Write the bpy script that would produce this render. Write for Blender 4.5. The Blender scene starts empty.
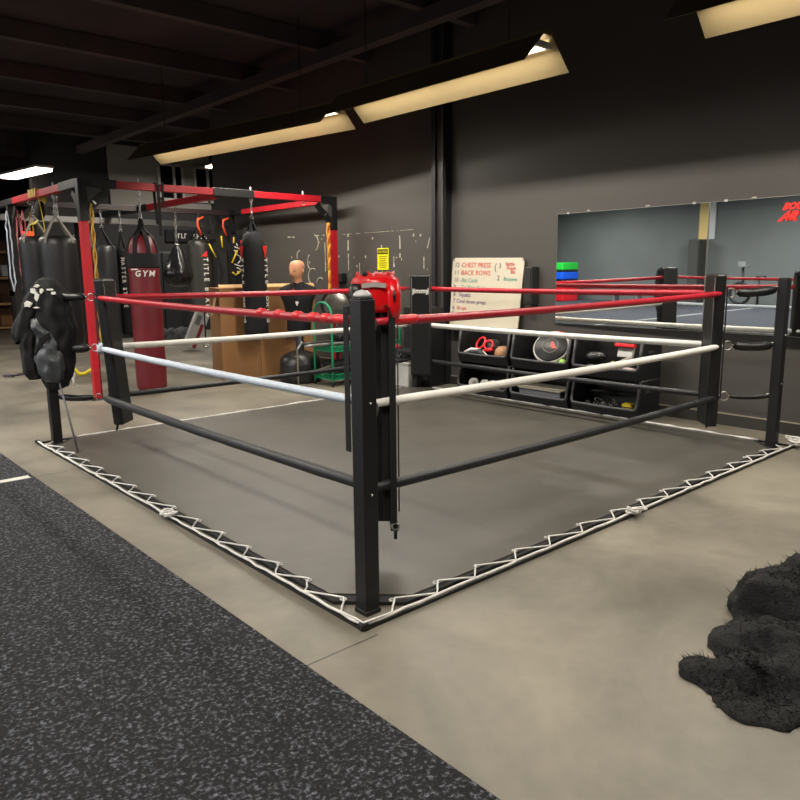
import bpy, bmesh, math, random
from mathutils import Vector, Matrix, noise
random.seed(7)
PI=math.pi; C=bpy.context.scene.collection
def V(*a): return Vector(a)
# ---------------------------------------------------------------- materials
def srgb(c):
    return tuple(((v/255)/12.92 if v/255<=.04045 else ((v/255+.055)/1.055)**2.4) for v in c)
MATS={}
def mat(name,col,rough=.6,metal=0,bump=0,bscale=40,var=0,vscale=3,spec=.5,col2=None,emit=None,es=1,coat=0,trans=0):
    if name in MATS: return MATS[name]
    m=bpy.data.materials.new(name); m.use_nodes=True; nt=m.node_tree; N=nt.nodes; L=nt.links
    b=N['Principled BSDF']; c=srgb(col)
    b.inputs['Base Color'].default_value=(*c,1); b.inputs['Roughness'].default_value=rough; b.inputs['Metallic'].default_value=metal
    b.inputs['Specular IOR Level'].default_value=spec; b.inputs['Coat Weight'].default_value=coat
    if trans: b.inputs['Transmission Weight'].default_value=trans
    tc=N.new('ShaderNodeTexCoord')
    if var or col2:
        n=N.new('ShaderNodeTexNoise'); n.inputs['Scale'].default_value=vscale; n.inputs['Detail'].default_value=6
        L.new(tc.outputs['Object'],n.inputs['Vector'])
        r=N.new('ShaderNodeValToRGB'); L.new(n.outputs['Fac'],r.inputs['Fac'])
        k=1-var; c2=srgb(col2) if col2 else tuple(v*k for v in c)
        r.color_ramp.elements[0].position=.35; r.color_ramp.elements[1].position=.68
        r.color_ramp.elements[0].color=(*c2,1); r.color_ramp.elements[1].color=(*c,1)
        L.new(r.outputs['Color'],b.inputs['Base Color'])
    if bump:
        n=N.new('ShaderNodeTexNoise'); n.inputs['Scale'].default_value=bscale; n.inputs['Detail'].default_value=4
        L.new(tc.outputs['Object'],n.inputs['Vector'])
        p=N.new('ShaderNodeBump'); p.inputs['Strength'].default_value=bump; p.inputs['Distance'].default_value=.01
        L.new(n.outputs['Fac'],p.inputs['Height']); L.new(p.outputs['Normal'],b.inputs['Normal'])
    if emit:
        b.inputs['Emission Color'].default_value=(*srgb(emit),1); b.inputs['Emission Strength'].default_value=es
    MATS[name]=m; return m
black_steel=mat('black_steel',(17,18,20),.48,0,.05,60,.25,8)
black_vinyl=mat('black_vinyl',(21,21,22),.42,0,.12,25,.2,6)
black_cloth=mat('black_cloth',(14,15,17),.85,0,.3,120,.2,10)
grey_leather=mat('grey_leather',(78,82,84),.35,0,.25,18,.35,12)
black_rubber=mat('black_rubber',(24,24,25),.75,0,.1,80)
black_plastic=mat('black_plastic',(27,27,28),.5,0,.05,50)
rim_plastic=mat('rim_plastic',(58,58,60),.5,0,.05,50)
red_vinyl=mat('red_vinyl',(186,24,44),.4,0,.15,60,.15,12)
red_tape=mat('red_tape',(222,30,40),.4,0,.3,60)
red_paint=mat('red_paint',(190,22,38),.45,0,.06,20,.18,5)
white_vinyl=mat('white_vinyl',(240,238,230),.5,0,.12,50,.12,6)
pale_vinyl=mat('pale_vinyl',(205,216,228),.45,0,.12,50,.12,6)
dark_sleeve=mat('dark_sleeve',(30,32,35),.5,0,.12,50,.2,6)
cord=mat('cord',(232,230,224),.7,0,.3,400,.2,20)
chrome=mat('chrome',(190,188,182),.28,1,.05,60)
brass=mat('brass',(178,140,80),.35,1)
chain_m=mat('chain_metal',(165,165,165),.35,.9)
maroon=mat('maroon_vinyl',(112,28,38),.42,0,.15,30,.3,3)
skin=mat('dummy_skin',(208,148,112),.5,0,.05,30,.08,10)
card=mat('cardboard',(150,108,66),.8,0,.12,30,.2,3)
card_in=mat('cardboard_edge',(190,150,100),.8)
green=mat('green_paint',(20,140,95),.45)
wood=mat('pale_wood',(196,152,98),.6,0,.1,20,.25,6)
brownwood=mat('brown_wood',(96,66,44),.6,0,.1,20,.25,6)
white_plastic=mat('white_plastic',(196,196,192),.45,0,.03,30,.08,4)
board_m=mat('board_white',(214,206,184),.3,0,0,1,.05,2)
ink_red=mat('ink_red',(205,95,85),.6); ink_black=mat('ink_black',(120,115,125),.6); ink_green=mat('ink_green',(120,170,150),.6); ink_purple=mat('ink_purple',(130,110,140),.6)
print_white=mat('print_white',(225,222,214),.5); print_red=mat('print_red',(225,45,40),.45)
yellow=mat('yellow',(226,200,30),.5); tan=mat('tan_leather',(176,128,88),.5,0,.2,20,.2,8)
orange=mat('orange',(230,80,40),.5); pink=mat('pink_band',(215,120,120),.5); paleband=mat('pale_band',(190,200,210),.5)
yband=mat('yellow_band',(200,160,60),.6,0,.3,60,.4,8); purple=mat('purple_band',(70,40,80),.6)
galv=mat('galvanised',(150,150,148),.45,.5,.05,20,.25,3)
strap_m=mat('grey_strap',(126,120,108),.8,0,.3,200)
cream_metal=mat('lamp_reflector',(122,108,78),.35,.3)
bluebox=mat('blue_foam',(20,90,220),.5); greenbox=mat('green_foam',(40,190,60),.5); redbox=mat('red_foam',(225,30,40),.5)
cyan=mat('cyan_foam',(90,200,220),.5); lilac=mat('lilac_foam',(150,110,190),.5); pale=mat('pale_foam',(190,195,215),.5)
doorlight_paint=mat('painted_doorlight_yellow',(225,195,120),.6); grey_paint=mat('grey_paint',(120,116,106),.7,0,.05,10,.1,1)
glassdark=mat('window_glass',(20,22,26),.08)
framegrey=mat('window_frame_paint',(175,172,168),.5)
tube_m=mat('tube_glow',(255,244,215),.5,emit=(255,238,205),es=9)
led_m=mat('led_red',(255,40,20),.5,emit=(255,50,30),es=3)
# ---------------------------------------------------------------- mesh builder
class MB:
    def __init__(s): s.v=[]; s.f=[]; s.m=[]; s.s=[]
    def add(s,vs,fs,mi=0,sm=False):
        o=len(s.v); s.v+= [Vector(v) for v in vs]
        for f in fs: s.f.append([i+o for i in f]); s.m.append(mi); s.s.append(sm)
        return s
    def box(s,c,d,rz=0,mi=0,bev=0,M=None,rx=0,ry=0):
        bm=bmesh.new(); bmesh.ops.create_cube(bm,size=1); bmesh.ops.scale(bm,vec=d,verts=bm.verts)
        if bev: bmesh.ops.bevel(bm,geom=bm.edges[:],offset=bev,segments=2,profile=.5,affect='EDGES')
        T=Matrix.Translation(Vector(c))@Matrix.Rotation(rz,4,'Z')@Matrix.Rotation(rx,4,'X')@Matrix.Rotation(ry,4,'Y')
        if M: T=M@T
        bm.verts.index_update()
        s.add([T@v.co for v in bm.verts],[[v.index for v in f.verts] for f in bm.faces],mi,False); bm.free(); return s
    def tube(s,pts,r,seg=8,mi=0,closed=False,sm=True,flat=1.0,up=None):
        P=[Vector(p) for p in pts]; n=len(P); R=r if isinstance(r,(list,tuple)) else [r]*n
        vs=[];fs=[]; N=None
        for i in range(n):
            if closed: t=(P[(i+1)%n]-P[i-1])
            else: t=(P[min(i+1,n-1)]-P[max(i-1,0)])
            t.normalize()
            if N is None:
                a=Vector(up) if up else (V(0,0,1) if abs(t.z)<.9 else V(1,0,0))
                N=(a-t*a.dot(t)).normalized()
            else: N=(N-t*N.dot(t)).normalized()
            B=t.cross(N)
            for k in range(seg):
                a=2*PI*k/seg+PI/seg; vs.append(P[i]+(N*math.cos(a)*flat+B*math.sin(a))*R[i])
        for i in range(n if closed else n-1):
            j=(i+1)%n
            for k in range(seg): fs.append([i*seg+k,i*seg+(k+1)%seg,j*seg+(k+1)%seg,j*seg+k])
        if not closed: fs.append(list(range(seg))[::-1]); fs.append([(n-1)*seg+k for k in range(seg)])
        return s.add(vs,fs,mi,sm)
    def strip(s,pts,w,t,wdir,mi=0):      # flat webbing, wdir = width direction
        P=[Vector(p) for p in pts]; W=Vector(wdir).normalized(); vs=[];fs=[]; n=len(P)
        for i in range(n):
            d=(P[min(i+1,n-1)]-P[max(i-1,0)]).normalized(); Nn=d.cross(W).normalized()
            for a,b in ((1,1),(-1,1),(-1,-1),(1,-1)): vs.append(P[i]+W*a*w/2+Nn*b*t/2)
        for i in range(n-1):
            for k in range(4): fs.append([i*4+k,i*4+(k+1)%4,i*4+4+(k+1)%4,i*4+4+k])
        fs.append([3,2,1,0]); fs.append([(n-1)*4+k for k in range(4)])
        return s.add(vs,fs,mi)
    def lathe(s,prof,c=(0,0,0),seg=24,mi=0,sx=1,sy=1,M=None,sm=True):
        c=Vector(c); vs=[];fs=[]
        for r,z in prof:
            for k in range(seg):
                a=2*PI*k/seg; p=V(r*sx*math.cos(a),r*sy*math.sin(a),z)
                vs.append((M@p if M else p)+c)
        n=len(prof)
        for i in range(n-1):
            for k in range(seg): fs.append([i*seg+k,i*seg+(k+1)%seg,(i+1)*seg+(k+1)%seg,(i+1)*seg+k])
        if prof[0][0]>1e-5: fs.append(list(range(seg))[::-1])
        if prof[-1][0]>1e-5: fs.append([(n-1)*seg+k for k in range(seg)])
        return s.add(vs,fs,mi,sm)
    def loft(s,secs,seg=20,mi=0,nz=0,ns=6,power=2,cap=True,fold=0,fn=7):
        # secs: (cx,cy,cz,rx,ry,rot)
        vs=[];fs=[]
        if fold:      # interpolate extra rings so folds read
            S2=[]
            for i in range(len(secs)-1):
                for j in range(4): S2.append(tuple(secs[i][q]+(secs[i+1][q]-secs[i][q])*j/4 for q in range(6)))
            secs=S2+[secs[-1]]
        for (cx,cy,cz,rx0,ry0,ro) in secs:
            for k in range(seg):
                a=2*PI*k/seg; ca,sa=math.cos(a),math.sin(a); g=1+fold*math.sin(fn*a+3*noise.noise(V(cz*4,1,k*.02)))*(.6+.6*noise.noise(V(cz*7,a,4))); rx,ry=rx0*g,ry0*g
                x=rx*math.copysign(abs(ca)**(2/power),ca); y=ry*math.copysign(abs(sa)**(2/power),sa)
                p=V(cx+x*math.cos(ro)-y*math.sin(ro),cy+x*math.sin(ro)+y*math.cos(ro),cz)
                if nz: p+=noise.noise_vector(p*ns)*nz
                vs.append(p)
        n=len(secs)
        for i in range(n-1):
            for k in range(seg): fs.append([i*seg+k,i*seg+(k+1)%seg,(i+1)*seg+(k+1)%seg,(i+1)*seg+k])
        if cap: fs.append(list(range(seg))[::-1]); fs.append([(n-1)*seg+k for k in range(seg)])
        return s.add(vs,fs,mi,True)
    def torus(s,c,R,r,axis=(0,0,1),n=20,seg=6,mi=0):
        ax=Vector(axis).normalized(); a=V(0,0,1) if abs(ax.z)<.9 else V(1,0,0)
        u=ax.cross(a).normalized(); w=ax.cross(u)
        return s.tube([Vector(c)+(u*math.cos(2*PI*k/n)+w*math.sin(2*PI*k/n))*R for k in range(n)],r,seg,mi,True)
    def prism(s,poly,ex,mi=0):           # poly: 3D points, ex: extrusion vector
        n=len(poly); ex=Vector(ex); vs=[Vector(p) for p in poly]+[Vector(p)+ex for p in poly]
        fs=[list(range(n)),[n+i for i in range(n)][::-1]]+[[i,i+n,(i+1)%n+n,(i+1)%n] for i in range(n)]
        return s.add(vs,fs,mi)
    def chain(s,a,b,r=.018,mi=0):
        a,b=Vector(a),Vector(b); L=(b-a).length; n=max(2,int(L/(r*2.6))); d=(b-a).normalized()
        o=V(1,0,0) if abs(d.x)<.8 else V(0,1,0); p=d.cross(o).normalized(); q=d.cross(p)
        for i in range(n):
            c=a+(b-a)*((i+.5)/n); w=p if i%2 else q
            s.tube([c+d*math.cos(2*PI*k/10)*L/n*.68+w*math.sin(2*PI*k/10)*r*.7 for k in range(10)],r*.28,5,mi,True)
        return s
    def text(s,txt,M,size=.1,mi=0,th=.002,shear=0,align='LEFT',off=0):
        cu=bpy.data.curves.new('t','FONT'); cu.body=txt; cu.size=size; cu.extrude=th; cu.shear=shear; cu.align_x=align; cu.resolution_u=2; cu.offset=off
        o=bpy.data.objects.new('t',cu); C.objects.link(o); bpy.context.view_layer.update()
        me=bpy.data.meshes.new_from_object(o.evaluated_get(bpy.context.evaluated_depsgraph_get()))
        s.add([M@v.co for v in me.vertices],[list(p.vertices) for p in me.polygons],mi)
        bpy.data.objects.remove(o); bpy.data.meshes.remove(me); bpy.data.curves.remove(cu); return s
    def build(s,name,mats,parent=None,inv=None):
        me=bpy.data.meshes.new(name)
        if parent is None and not inv:
            xs=[v.x for v in s.v]; ys=[v.y for v in s.v]; o0=V((min(xs)+max(xs))/2,(min(ys)+max(ys))/2,min(v.z for v in s.v))
        elif parent is not None:
            o0=None; T=(wm(parent)).inverted()
        if parent is None: vs=[v-o0 for v in s.v]
        else: vs=[T@v for v in s.v]
        me.from_pydata([tuple(v) for v in vs],[],s.f)
        for m in (mats if isinstance(mats,(list,tuple)) else [mats]): me.materials.append(m)
        for p,mi,sm in zip(me.polygons,s.m,s.s): p.material_index=mi; p.use_smooth=sm
        me.validate(); me.update()
        bm=bmesh.new(); bm.from_mesh(me); bmesh.ops.recalc_face_normals(bm,faces=bm.faces[:]); bm.to_mesh(me); bm.free()
        o=bpy.data.objects.new(name,me); C.objects.link(o)
        if parent is not None: o.parent=parent; WM[o]=wm(parent)
        else: o.location=o0; WM[o]=Matrix.Translation(o0)
        return o
WM={}
def wm(o): return WM[o]
def thing(name,label,cat,loc=(0,0,0),rz=0,group=None):
    o=bpy.data.objects.new(name,None); C.objects.link(o); o.location=loc; o.rotation_euler=(0,0,rz); o.empty_display_size=.1
    WM[o]=Matrix.Translation(Vector(loc))@Matrix.Rotation(rz,4,'Z')
    o['label']=label; o['category']=cat
    if group: o['group']=group
    return o
def tag(o,label,cat,group=None):
    o['label']=label; o['category']=cat
    if group: o['group']=group
    return o
def struct(o): o['kind']='structure'; return o
KIDS={}
def dup(root,loc,rz,label,group=None):
    r=root.copy(); C.objects.link(r); r.location=loc; r.rotation_euler=(0,0,rz); r['label']=label
    WM[r]=Matrix.Translation(Vector(loc))@Matrix.Rotation(rz,4,'Z')
    if group: r['group']=group
    for ch in [o for o in list(C.objects) if o.parent==root]:
        c=ch.copy(); C.objects.link(c); c.parent=r
        for g in [o for o in list(C.objects) if o.parent==ch]:
            d=g.copy(); C.objects.link(d); d.parent=c
    return r
def face(origin,xd,yd):     # matrix laying text in a plane: xd = reading direction, yd = up
    x=Vector(xd).normalized(); y=Vector(yd).normalized(); z=x.cross(y)
    M=Matrix((x,y,z)).transposed().to_4x4(); return Matrix.Translation(Vector(origin))@M
# ---------------------------------------------------------------- camera
cy,sy=math.cos(.7260827),math.sin(.7260827); cp,sp=math.cos(.1770716),math.sin(.1770716)
fw=V(sy*cp,cy*cp,-sp); r0=V(cy,-sy,0); u0=r0.cross(fw); ro=-.00969413
r2=r0*math.cos(ro)+u0*math.sin(ro); u2=-r0*math.sin(ro)+u0*math.cos(ro)
cd=bpy.data.cameras.new('camera'); cam=bpy.data.objects.new('camera',cd); C.objects.link(cam)
cd.sensor_width=36; cd.lens=723.4/800*36; cd.clip_end=200
cam.matrix_world=Matrix.Translation(V(-1.8905,-2.3595,1.5))@Matrix((r2,u2,-fw)).transposed().to_4x4()
bpy.context.scene.camera=cam
S=4.385; KO=.31     # post spacing, rope corner offset
# ---------------------------------------------------------------- room
def nodes_floor():
    m=bpy.data.materials.new('floor_rubber'); m.use_nodes=True; nt=m.node_tree; N=nt.nodes; L=nt.links; b=N['Principled BSDF']
    g=N.new('ShaderNodeNewGeometry'); sep=N.new('ShaderNodeSeparateXYZ'); L.new(g.outputs['Position'],sep.inputs[0])
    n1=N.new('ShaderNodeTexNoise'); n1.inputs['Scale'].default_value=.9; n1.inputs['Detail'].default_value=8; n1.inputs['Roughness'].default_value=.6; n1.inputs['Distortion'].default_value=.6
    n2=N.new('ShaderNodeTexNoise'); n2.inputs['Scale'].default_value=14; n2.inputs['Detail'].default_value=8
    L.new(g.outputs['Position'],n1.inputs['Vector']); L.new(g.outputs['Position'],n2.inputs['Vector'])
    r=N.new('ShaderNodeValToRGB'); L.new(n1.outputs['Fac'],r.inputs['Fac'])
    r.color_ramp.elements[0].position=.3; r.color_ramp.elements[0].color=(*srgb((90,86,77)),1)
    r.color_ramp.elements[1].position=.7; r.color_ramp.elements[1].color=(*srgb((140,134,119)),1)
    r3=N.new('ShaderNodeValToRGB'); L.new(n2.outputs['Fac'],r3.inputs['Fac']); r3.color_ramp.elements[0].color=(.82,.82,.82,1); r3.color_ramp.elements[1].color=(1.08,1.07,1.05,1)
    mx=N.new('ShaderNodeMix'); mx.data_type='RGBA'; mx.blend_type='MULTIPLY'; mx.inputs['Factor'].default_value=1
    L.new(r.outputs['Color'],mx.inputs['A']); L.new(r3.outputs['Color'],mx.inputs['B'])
    # seams every 1.22 m
    a=N.new('ShaderNodeMath'); a.operation='ADD'; a.inputs[1].default_value=.19+3.58*20; L.new(sep.outputs['Y'],a.inputs[0])
    d=N.new('ShaderNodeMath'); d.operation='PINGPONG'; d.inputs[1].default_value=1.79; L.new(a.outputs[0],d.inputs[0])
    l=N.new('ShaderNodeMath'); l.operation='LESS_THAN'; l.inputs[1].default_value=.004; L.new(d.outputs[0],l.inputs[0])
    lx=N.new('ShaderNodeMath'); lx.operation='LESS_THAN'; lx.inputs[1].default_value=-.1; L.new(sep.outputs['X'],lx.inputs[0])
    ml=N.new('ShaderNodeMath'); ml.operation='MULTIPLY'; L.new(l.outputs[0],ml.inputs[0]); L.new(lx.outputs[0],ml.inputs[1])
    m2=N.new('ShaderNodeMix'); m2.data_type='RGBA'; L.new(ml.outputs[0],m2.inputs['Factor']); L.new(mx.outputs['Result'],m2.inputs['A']); m2.inputs['B'].default_value=(.03,.03,.028,1)
    L.new(m2.outputs['Result'],b.inputs['Base Color'])
    rr=N.new('ShaderNodeMapRange'); rr.inputs['To Min'].default_value=.33; rr.inputs['To Max'].default_value=.62; L.new(n1.outputs['Fac'],rr.inputs['Value']); L.new(rr.outputs[0],b.inputs['Roughness'])
    bp=N.new('ShaderNodeBump'); bp.inputs['Strength'].default_value=.12; bp.inputs['Distance'].default_value=.01; L.new(n2.outputs['Fac'],bp.inputs['Height']); L.new(bp.outputs['Normal'],b.inputs['Normal'])
    return m
def nodes_canvas():
    m=bpy.data.materials.new('ring_canvas_vinyl'); m.use_nodes=True; nt=m.node_tree; N=nt.nodes; L=nt.links; b=N['Principled BSDF']
    g=N.new('ShaderNodeNewGeometry'); sep=N.new('ShaderNodeSeparateXYZ'); L.new(g.outputs['Position'],sep.inputs[0])
    n1=N.new('ShaderNodeTexNoise'); n1.inputs['Scale'].default_value=1.4; n1.inputs['Detail'].default_value=9; n1.inputs['Roughness'].default_value=.62
    L.new(g.outputs['Position'],n1.inputs['Vector'])
    r=N.new('ShaderNodeValToRGB'); L.new(n1.outputs['Fac'],r.inputs['Fac'])
    r.color_ramp.elements[0].position=.3; r.color_ramp.elements[0].color=(*srgb((64,62,56)),1)
    r.color_ramp.elements[1].position=.7; r.color_ramp.elements[1].color=(*srgb((82,79,71)),1)
    a=N.new('ShaderNodeMath'); a.operation='ADD'; a.inputs[1].default_value=.18+1.45*4; L.new(sep.outputs['Y'],a.inputs[0])
    d=N.new('ShaderNodeMath'); d.operation='PINGPONG'; d.inputs[1].default_value=.725; L.new(a.outputs[0],d.inputs[0])
    l=N.new('ShaderNodeMath'); l.operation='LESS_THAN'; l.inputs[1].default_value=.004; L.new(d.outputs[0],l.inputs[0])
    m2=N.new('ShaderNodeMix'); m2.data_type='RGBA'; L.new(l.outputs[0],m2.inputs['Factor']); L.new(r.outputs['Color'],m2.inputs['A']); m2.inputs['B'].default_value=(*srgb((62,60,54)),1)
    L.new(m2.outputs['Result'],b.inputs['Base Color']); b.inputs['Roughness'].default_value=.45
    n2=N.new('ShaderNodeTexNoise'); n2.inputs['Scale'].default_value=3; L.new(g.outputs['Position'],n2.inputs['Vector'])
    bp=N.new('ShaderNodeBump'); bp.inputs['Strength'].default_value=.25; bp.inputs['Distance'].default_value=.02; L.new(n2.outputs['Fac'],bp.inputs['Height']); L.new(bp.outputs['Normal'],b.inputs['Normal'])
    return m
def nodes_turf():
    m=bpy.data.materials.new('turf_fibre'); m.use_nodes=True; nt=m.node_tree; N=nt.nodes; L=nt.links; b=N['Principled BSDF']
    g=N.new('ShaderNodeNewGeometry'); n1=N.new('ShaderNodeTexNoise'); n1.inputs['Scale'].default_value=62; n1.inputs['Detail'].default_value=5; n1.inputs['Roughness'].default_value=.75
    L.new(g.outputs['Position'],n1.inputs['Vector']); r=N.new('ShaderNodeValToRGB'); L.new(n1.outputs['Fac'],r.inputs['Fac'])
    E=r.color_ramp.elements; E[0].position=.42; E[0].color=(*srgb((13,14,17)),1); E[1].position=.64; E[1].color=(*srgb((130,134,144)),1)
    e=E.new(.53); e.color=(*srgb((31,33,38)),1)
    L.new(r.outputs['Color'],b.inputs['Base Color']); b.inputs['Roughness'].default_value=.9
    bp=N.new('ShaderNodeBump'); bp.inputs['Strength'].default_value=1; bp.inputs['Distance'].default_value=.03; L.new(n1.outputs['Fac'],bp.inputs['Height']); L.new(bp.outputs['Normal'],b.inputs['Normal'])
    return m
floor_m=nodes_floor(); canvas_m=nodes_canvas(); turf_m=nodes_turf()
wall_m=mat('wall_paint',(76,73,69),.6,0,.04,6,.1,.7); wall_dark=mat('far_wall_paint',(42,41,42),.7,0,.05,3,.3,1)
slate_m=mat('slate_wall_paint',(108,112,108),.8,0,.05,2,.18,.5); ceil_m=mat('ceiling_paint',(66,56,58),.9,0,.2,3,.4,.8)
lightwall=mat('light_grey_paint',(150,146,140),.7,0,.05,4,.15,1); base_m=mat('baseboard_rubber',(52,49,44),.5,0,.05,8,.15,2)
H=4.6
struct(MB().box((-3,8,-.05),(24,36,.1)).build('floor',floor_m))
ce=struct(MB().box((-3,8,H+.05),(24,36,.1)).build('ceiling',ceil_m))
cb=MB()
for y in range(-8,24,2): cb.box((-3,y,H-.12),(24,.12,.22))
for x in (-12,-8,-4,0,4.2): cb.box((x,8,H-.3),(.16,34,.16))
cb.build('ceiling_joists',mat('joist_paint',(84,74,72),.8,0,.1,5,.2,2),ce)
WX=5.0
wr=struct(MB().box((WX+.1,(-6.5+10.74)/2,H/2),(.2,17.24,H)).build('wall_right',wall_m))
struct(MB().box((6.5,10.84,H/2),(2.8,.2,H)).build('wall_recess_side',wall_m)) if False else None
struct(MB().box((5.7,15.6,H/2),(5.2,.2,H)).build('wall_recess',[wall_dark]))
struct(MB().box((6.1,15.47,3.75),(2.6,.05,1.5)).build('wall_recess_upper',lightwall))
struct(MB().box((8.2,13,H/2),(.2,5,H)).build('wall_recess_end',wall_dark))
struct(MB().box((-3,24.1,H/2),(24,.2,H)).build('wall_back',wall_dark))
struct(MB().box((-14.1,8,H/2),(.2,33,H)).build('wall_left',slate_m))
struct(MB().box((-4.5,-6.6,H/2),(19,.2,H)).build('wall_front',wall_dark))
bb=MB().box((WX-.008,(-6.5+10.7)/2,.05),(.016,17.2,.1)); struct(bb.build('baseboard_right',base_m))
struct(MB().box((WX-.004,2.1,.112),(.008,17.0,.012)).build('trim_1',mat('caulk',(150,142,125),.6)))
# pillar of black channel section with two raised ribs
pb=MB(); pb.box((WX-.05,4.5,H/2),(.1,.27,H)); pb.box((WX-.11,4.56,H/2),(.03,.04,H)); pb.box((WX-.11,4.44,H/2),(.03,.02,H)); pb.box((WX-.13,4.40,H/2),(.02,.03,H),mi=1)
struct(pb.build('trim_2',[mat('pillar_black',(30,30,31),.55,0,.05,20),mat('pillar_rib',(62,60,57),.5)]))
# windows high on recess wall
for n,(x0,x1) in ((1,(6.0,6.62)),(2,(6.95,7.5))):
    w=struct(MB().box(((x0+x1)/2,15.42,3.72),(x1-x0,.03,.85)).build('window_%d'%n,glassdark))
    f=MB()
    for z in (3.3,4.14): f.box(((x0+x1)/2,15.40,z),(x1-x0+.1,.07,.07))
    for x in (x0,x1,(x0+x1)/2+.08): f.box((x,15.40,3.72),(.06,.07,.9))
    f.build('window_frame',framegrey,w)
# chalky paint scuffs left on the wall where lettering was removed
pm=MB(); X=WX-.003
def stroke(y,z,dy,dz,w=.02):
    n=max(2,int((abs(dy)+abs(dz))/.05)); pts=[V(X,y+dy*i/n+random.uniform(-.004,.004),z+dz*i/n) for i in range(n+1)]
    for a,b in zip(pts,pts[1:]):
        if random.random()<.8: pm.strip([a,b],w*random.uniform(.4,1.1),.002,(0,1,0) if abs(dz)>abs(dy) else (0,0,1))
stroke(7.0,2.05,0,-.95,.025); stroke(6.55,2.06,0,-.55,.028); stroke(5.77,2.02,0,-.26,.03); stroke(5.37,1.98,0,-.3,.03); stroke(6.28,1.62,0,-.3); stroke(6.05,1.5,0,-.3)
stroke(5.5,1.7,0,-.5,.025); stroke(4.88,1.68,0,-.16,.025); stroke(4.75,1.97,.08,-.22,.02); stroke(7.4,2.06,-.4,0,.02); stroke(8.2,2.07,-.25,-.01,.03); stroke(7.15,2.0,0,-.5,.02)
stroke(6.7,2.05,-1.6,0,.006)
for cyy,czz,R,a0,a1 in ((7.45,1.95,.13,-1.2,1.3),(7.5,1.65,.14,2.2,4.1),(7.5,1.42,.13,1.0,4.2),(7.85,1.75,.09,1.6,3.6),(7.3,1.3,.1,.8,3.0)):
    pts=[V(X,cyy-math.cos(a0+(a1-a0)*i/8)*R,czz+math.sin(a0+(a1-a0)*i/8)*R) for i in range(9)]
    pm.strip(pts,.02,.002,(1,0,0)) if False else pm.tube(pts,.009,4)
for i in range(26): 
    y=random.uniform(4.8,8.2); z=random.uniform(1.3,2.1); pm.box((X,y,z),(.002,random.uniform(.005,.03),random.uniform(.01,.04)))
for y in (2.3,1.6,.55): pm.box((X,y,2.12),(.002,random.uniform(.02,.05),.012))
pm.build('paint_scuffs',mat('chalk',(190,184,166),.8),wr)
# ---------------------------------------------------------------- turf
t=thing('turf_carpet','dark charcoal speckled turf carpet with painted white lines, left of the boxing ring','carpet',(-7.2,8,0))
MB().box((-7.21,8.7,.006),(13.48,30,.012)).build('pile',turf_m,t)
ln=MB(); ln.box((-7.2,3.38,.0135),(13.4,.08,.003)); ln.box((-7.2,8.4,.0135),(13.4,.06,.003)); ln.box((-7.2,13.4,.0135),(13.4,.06,.003)); ln.box((-5.2,8.5,.0135),(.06,10.2,.003))
ln.build('painted_line',mat('line_paint',(206,206,196),.8,0,.4,80,.2,30),t)
# ---------------------------------------------------------------- ring base
def ch(a,b,k): # chamfered square a..b
    return [(a+k,a),(b-k,a),(b,a+k),(b,b-k),(b-k,b),(a+k,b),(a,b-k),(a,a+k)]
rc=thing('ring_mat','dark grey vinyl ring canvas laced down over black underlay inside the boxing ring','mat',(S/2,S/2,0))
MB().prism([(x,y,.002) for x,y in ch(-.075,4.50,.235)],(0,0,.016)).build('underlay',black_rubber,rc)
cnv=MB().prism([(x,y,.0185) for x,y in ch(-.045,4.49,.27)],(0,0,.006)).build('canvas',canvas_m,rc)
ew=MB()
for (a,b) in (((.2,4.475),(4.2,4.475)),((4.475,.15),(4.475,4.2))):
    n=60; pts=[]
    for i in range(n+1):
        f=i/n; pts.append((a[0]+(b[0]-a[0])*f+random.uniform(-.008,.008),a[1]+(b[1]-a[1])*f+random.uniform(-.01,.01),.027))
    ew.tube(pts,[.009*random.uniform(.5,1.5) for _ in pts],5)
ew.build('edge_cord',cord,rc)
E_=[.13,.41,.67,.98,1.27,1.57,1.9,2.23,2.53,2.84,3.17,3.5,3.82,4.1]
for side in (0,1):
    for k,e in enumerate(E_):
        p=(-.035+random.uniform(-.008,.004),e,.026) if side==0 else (e+random.uniform(-.02,.02),-.03,.026)
        MB().torus(p,.013,.004,(0,0,1),12,5).build('eyelet',white_plastic,cnv)
fr=thing('ring_base_frame','black steel floor rails running under the white lacing around the boxing ring','frame',(S/2,S/2,0))
A,B=-.125,4.53
for p,q in (((A,A),(A,B)),((A,A),(B,A)),((B,A),(B,B)),((A,B),(B,B))):
    m_=V((p[0]+q[0])/2,(p[1]+q[1])/2,.008); MB().box(m_,(max(.02,abs(q[0]-p[0])),max(.02,abs(q[1]-p[1])),.012)).build('rail',black_steel,fr)
for p in ((A,A),(A,B),(B,A),(B,B)): MB().box((p[0],p[1],.024),(.036,.036,.024),bev=.005).build('corner_lug',black_steel,fr)
for side,lab in ((0,'white cord laced in a zigzag along the left front edge of the ring mat'),(1,'white cord laced in a zigzag along the right front edge of the ring mat')):
    pts=[]
    def P(a,b,z): return (a,b,z) if side==0 else (b,a,z)
    for e in reversed(E_+[4.38]):
        pts+=[P(-.035,e,.034)]+[P(-.125,e-.1,.032)]
    pts.append(P(-.13,-.13,.04))
    fine=[]
    for a,b in zip(pts,pts[1:]):
        for i in range(3): fine.append(Vector(a).lerp(Vector(b),i/3)+V(random.uniform(-.003,.003),random.uniform(-.003,.003),0))
    fine.append(Vector(pts[-1])); tag(MB().tube(fine,.0048,6).build('lacing_cord',cord),lab,'cord','ring lacing')
    pts=[Vector(P(-.128+random.uniform(-.006,.006),-.12+4.68*i/60,.026)) for i in range(61)]
    tag(MB().tube(pts,.007,6).build('tension_cord',cord),'straight white tension cord on the floor rail at the %s front edge of the ring'%('left','right')[side],'cord','ring lacing')
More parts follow.
